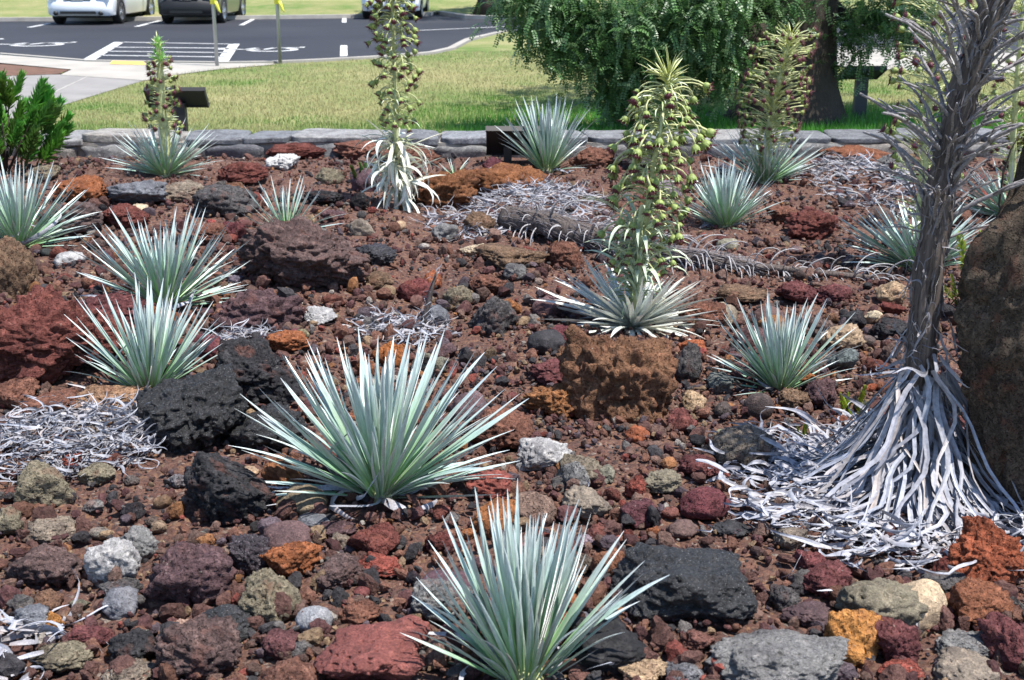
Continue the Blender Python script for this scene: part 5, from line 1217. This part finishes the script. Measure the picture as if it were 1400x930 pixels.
# ------------------------------------------------------------------ slim posts at the kerb
for px, py, lab in ((297, 91, 'slim steel post with yellow ribbon beside the hatched bay'), (383, 85.5, 'slim steel post with yellow ribbon beside the painted wheelchair bay')):
    p = at(px, py, 0); t = thing('sign_post', p, 0, lab, 'post', 'steel posts at the kerb')
    mb = MB(); mb.tube([(0, 0, -0.1), (0, 0, 2.1)], 0.030, 10); mb.build('post', M['steel'], t, True)
    mb = MB(); mb.box((0, 0, 2.08), (0.075, 0.075, 0.03)); mb.build('cap', M['steel'], t)
    zt = at_y(px, 4, p.y).z
    mb = MB(); mb.tube([(0, 0, zt-0.02), (0, 0, zt+0.20)], 0.048, 10)
    v, f = tube([(0.04, -0.02, zt+0.02), (0.07, -0.03, zt-0.05), (0.09, -0.03, zt-0.11), (0.12, -0.03, zt-0.15)], [0.03, 0.026, 0.02, 0.008], 5); mb.put(v, f); mb.build('ribbon', M['ribbon'], t, True)

# ------------------------------------------------------------------ parked cars
M['tyre'] = plain('tyre_rubber', (0.012, 0.012, 0.012), 0.8); M['rim'] = plain('alloy_rim', (0.55, 0.55, 0.57), 0.3, 0.9)
M['glass'] = plain('car_glass', (0.012, 0.014, 0.016), 0.06, 0.0, 0.8); M['lamp'] = plain('tail_lamp', (0.35, 0.01, 0.01), 0.2); M['plate'] = plain('number_plate', (0.62, 0.62, 0.60), 0.5)
def paint(name, c):
    m, nt, b = new_mat(name); b.inputs['Base Color'].default_value = (*c, 1); b.inputs['Roughness'].default_value = 0.35; b.inputs['Coat Weight'].default_value = 0.8; b.inputs['Coat Roughness'].default_value = 0.05; return m
def car(px, py, w, L, H, mat, label, suv=False, twin=True):
    p = at(px, py, ZA); t = thing('parked_car', (p.x, p.y, ZA), 0, label, 'car', 'cars parked across the lot'); hw = w/2
    wr = 0.33; ax = (0.80, L-0.85)
    belt = 0.92 if not suv else 1.02; n = 72; V, F = [], []
    def sill(y):
        z = 0.24
        for a in ax:
            if abs(y-a) < wr+0.06: z = max(z, 0.33+math.sqrt(max(0, (wr+0.06)**2-(y-a)**2)))
        return z
    def deck(y):                                              # body top line: boot, belt, bonnet
        u = y/L
        return belt*(0.90+0.13*math.sin(min(1, u*7)*PI/2)) if u < 0.72 else belt*(1.03-0.28*((u-0.72)/0.28)**1.4)
    def half(y):
        u = y/L; return hw*(1-0.20*max(0, 1-u/0.055)**2-0.26*max(0, (u-0.90)/0.10)**2)
    K = 9
    for i in range(n+1):
        y = L*i/n; s = sill(y); d = deck(y); h = half(y); e = 0.24 if i in (0, n) else s
        prof = [(0.97*h*0.97, e), (h*0.985, e+0.25*(d-e)), (h, e+0.5*(d-e)), (h*0.985, e+0.78*(d-e)), (h*0.94, d-0.03), (h*0.86, d), (h*0.5, d+0.025), (0, d+0.03), (0, d+0.03)]
        row = [(-x, y, z) for x, z in prof[:8]] + [(x, y, z) for x, z in reversed(prof[:7])]
        V += row
    m = 15
    for i in range(n):
        for k in range(m-1): F.append((i*m+k, i*m+k+1, (i+1)*m+k+1, (i+1)*m+k))
    F.append(tuple(range(m))); F.append(tuple(reversed([n*m+k for k in range(m)])))
    me = mesh_np('body', V, F, True); bm = bmesh.new(); bm.from_mesh(me); bmesh.ops.recalc_face_normals(bm, faces=bm.faces); bm.to_mesh(me); bm.free()
    body = add('body', me, mat, t)
    mb = MB(); mb.box((0, L/2, 0.26), (w*0.82, L*0.92, 0.16)); mb.build('underbody', M['tyre'], t)
    # greenhouse: glass loft with a painted roof
    y0, y1 = (0.10 if suv else 0.55), L*0.70; st = [(y0, 0.93, belt*0.97), (y0+(0.25 if suv else 0.75), 0.78, H-0.10), (L*0.40, 0.76, H-0.03), (L*0.53, 0.78, H-0.08), (y1, 0.92, belt*1.0)]
    mb = MB(); V, F = [], []
    for (y, k, z) in st: V += [(-hw*0.93, y, belt*0.93), (-hw*k, y, z), (hw*k, y, z), (hw*0.93, y, belt*0.93)]
    for i in range(4):
        for k in range(3): F.append((4*i+k, 4*i+k+1, 4*i+5+k, 4*i+4+k))
    mb.put(V, F); mb.build('window_glass', M['glass'], t)
    rv = [(x*hw*k*1.01, y, z+0.012) for (y, k, z) in st[1:4] for x in (-1, -0.5, 0.5, 1)]; rf = [(4*i+k, 4*i+k+1, 4*i+5+k, 4*i+4+k) for i in range(2) for k in range(3)]
    mb = MB(); mb.put(rv, rf)
    for s in (-1, 1):
        for a, b in ((st[0], st[1]), (st[3], st[4])): mb.tube([(s*hw*a[1], a[0], a[2]), (s*hw*b[1]*1.0, b[0], b[2]+0.01)], 0.045, 6)
        mb.tube([(s*hw*0.93, L*0.42, belt*0.95), (s*hw*0.77, L*0.40, H-0.03)], 0.035, 6)
    mb.build('roof', mat, t)
    # rear: bumper, dark lower valance, plate, lamps, exhausts
    mb = MB(); pts = [(-hw*0.97, 0.32, 0), (-hw*0.94, 0.10, 0), (-hw*0.72, -0.045, 0), (-hw*0.3, -0.075, 0), (0, -0.08, 0), (hw*0.3, -0.075, 0), (hw*0.72, -0.045, 0), (hw*0.94, 0.10, 0), (hw*0.97, 0.32, 0)]
    prof = [(0.02, 0.26), (-0.02, 0.32), (-0.03, 0.42), (-0.015, 0.56), (0.05, 0.64)]; V, F = [], []
    for x, y, _ in pts: V += [(x*(1-0.1*max(0, q)), y+q, z) for q, z in prof]
    for i in range(len(pts)-1):
        for k in range(4): F.append((5*i+k, 5*i+5+k, 5*i+6+k, 5*i+k+1))
    mb.put(V, F); mb.build('bumper', mat if not suv else M['black'], t, True)
    mb = MB(); mb.box((0, -0.115, 0.325), (w*0.52, 0.05, 0.07)); mb.build('valance', M['black'], t)
    mb = MB(); mb.box((0, -0.035, 0.72), (w*0.38, 0.06, 0.15)); mb.build('plate_recess', M['black'], t)
    mb = MB(); mb.box((0, -0.075, 0.71), (0.30, 0.012, 0.14)); mb.build('number_plate', M['plate'], t)
    for s in (-1, 1):
        mb = MB(); mb.box((s*hw*0.76, -0.01, 0.80), (w*0.17, 0.10, 0.13)); mb.build('tail_lamp', M['lamp'], t)
        if twin:
            mb = MB(); mb.tube([(s*hw*0.66, -0.14, 0.31), (s*hw*0.66, 0.15, 0.31)], 0.055, 14); mb.build('exhaust_tip', M['black'], t, True)
        mb = MB(); mb.box((s*(hw+0.09), L*0.62, belt+0.05), (0.2, 0.1, 0.13)); mb.build('wing_mirror', mat, t)
        for a in ax:
            wh = MB(); x = s*(hw-0.10)
            prof = [(0.0, 0.02), (0.20, 0.03), (0.215, 0.06), (0.235, 0.07)]
            ringv, ringf = [], []; S = 20
            for r_, xo in ((0.03, 0.085), (0.06, 0.075), (0.20, 0.082), (0.225, 0.095), (0.235, 0.06)):
                for k in range(S):
                    q = 2*PI*k/S; dip = 0.03 if (k % 4 in (1, 2) and 0.04 < r_ < 0.21) else 0; ringv.append((x+s*(xo-dip), a+r_*math.cos(q), 0.33+r_*math.sin(q)))
            for i in range(4):
                for k in range(S): ringf.append((i*S+k, i*S+(k+1) % S, (i+1)*S+(k+1) % S, (i+1)*S+k))
            ringf.append(tuple(range(S))); wh.put(ringv, ringf); wo = wh.build('wheel', M['rim'], t, True)
            tv, tf = [], []; S = 24
            for xo, r_ in ((-0.10, 0.22), (-0.11, 0.30), (-0.08, 0.33), (0.08, 0.33), (0.108, 0.305), (0.095, 0.23)):
                for k in range(S): q = 2*PI*k/S; tv.append((x+s*xo, a+r_*math.cos(q), 0.33+r_*math.sin(q)))
            for i in range(5):
                for k in range(S): tf.append((i*S+k, i*S+(k+1) % S, (i+1)*S+(k+1) % S, (i+1)*S+k))
            ty = MB(); ty.put(tv, tf); ty.build('tyre', M['tyre'], wo, True)
    return t
car(110, 34.5, 1.80, 4.6, 1.42, paint('white_paint', (0.72, 0.74, 0.76)), 'white sedan with twin exhaust tips parked beyond the hatched bay')
car(257, 33.5, 1.66, 4.2, 1.55, paint('grey_paint', (0.05, 0.053, 0.06)), 'dark grey hatchback with black bumper parked beside the white sedan', True, False)
car(534, 27.0, 1.72, 4.4, 1.45, paint('silver_white_paint', (0.70, 0.73, 0.77)), 'white car parked behind the tall slim flowering stalk', False, False)
# dark boulders on the bank beyond the lot
for px, py, w, h, lab in ((5, 6, 30, 18, 'dark boulder on the grass bank behind the white sedan'), (58, 4, 22, 14, 'smaller dark boulder between the bank boulder and white sedan')):
    q = at(px, py, 0.1); k = ppm(q); v, f = rock_verts(4, px+900); v = v*np.array([w/2/k, w/2/k, h/2/k*1.6])
    tag(add('boulder', mesh_np('boulder', v, f, True), M['rough'], None, loc=(q.x, q.y, 0.3), color=C['darkgrey']), lab, 'boulder')
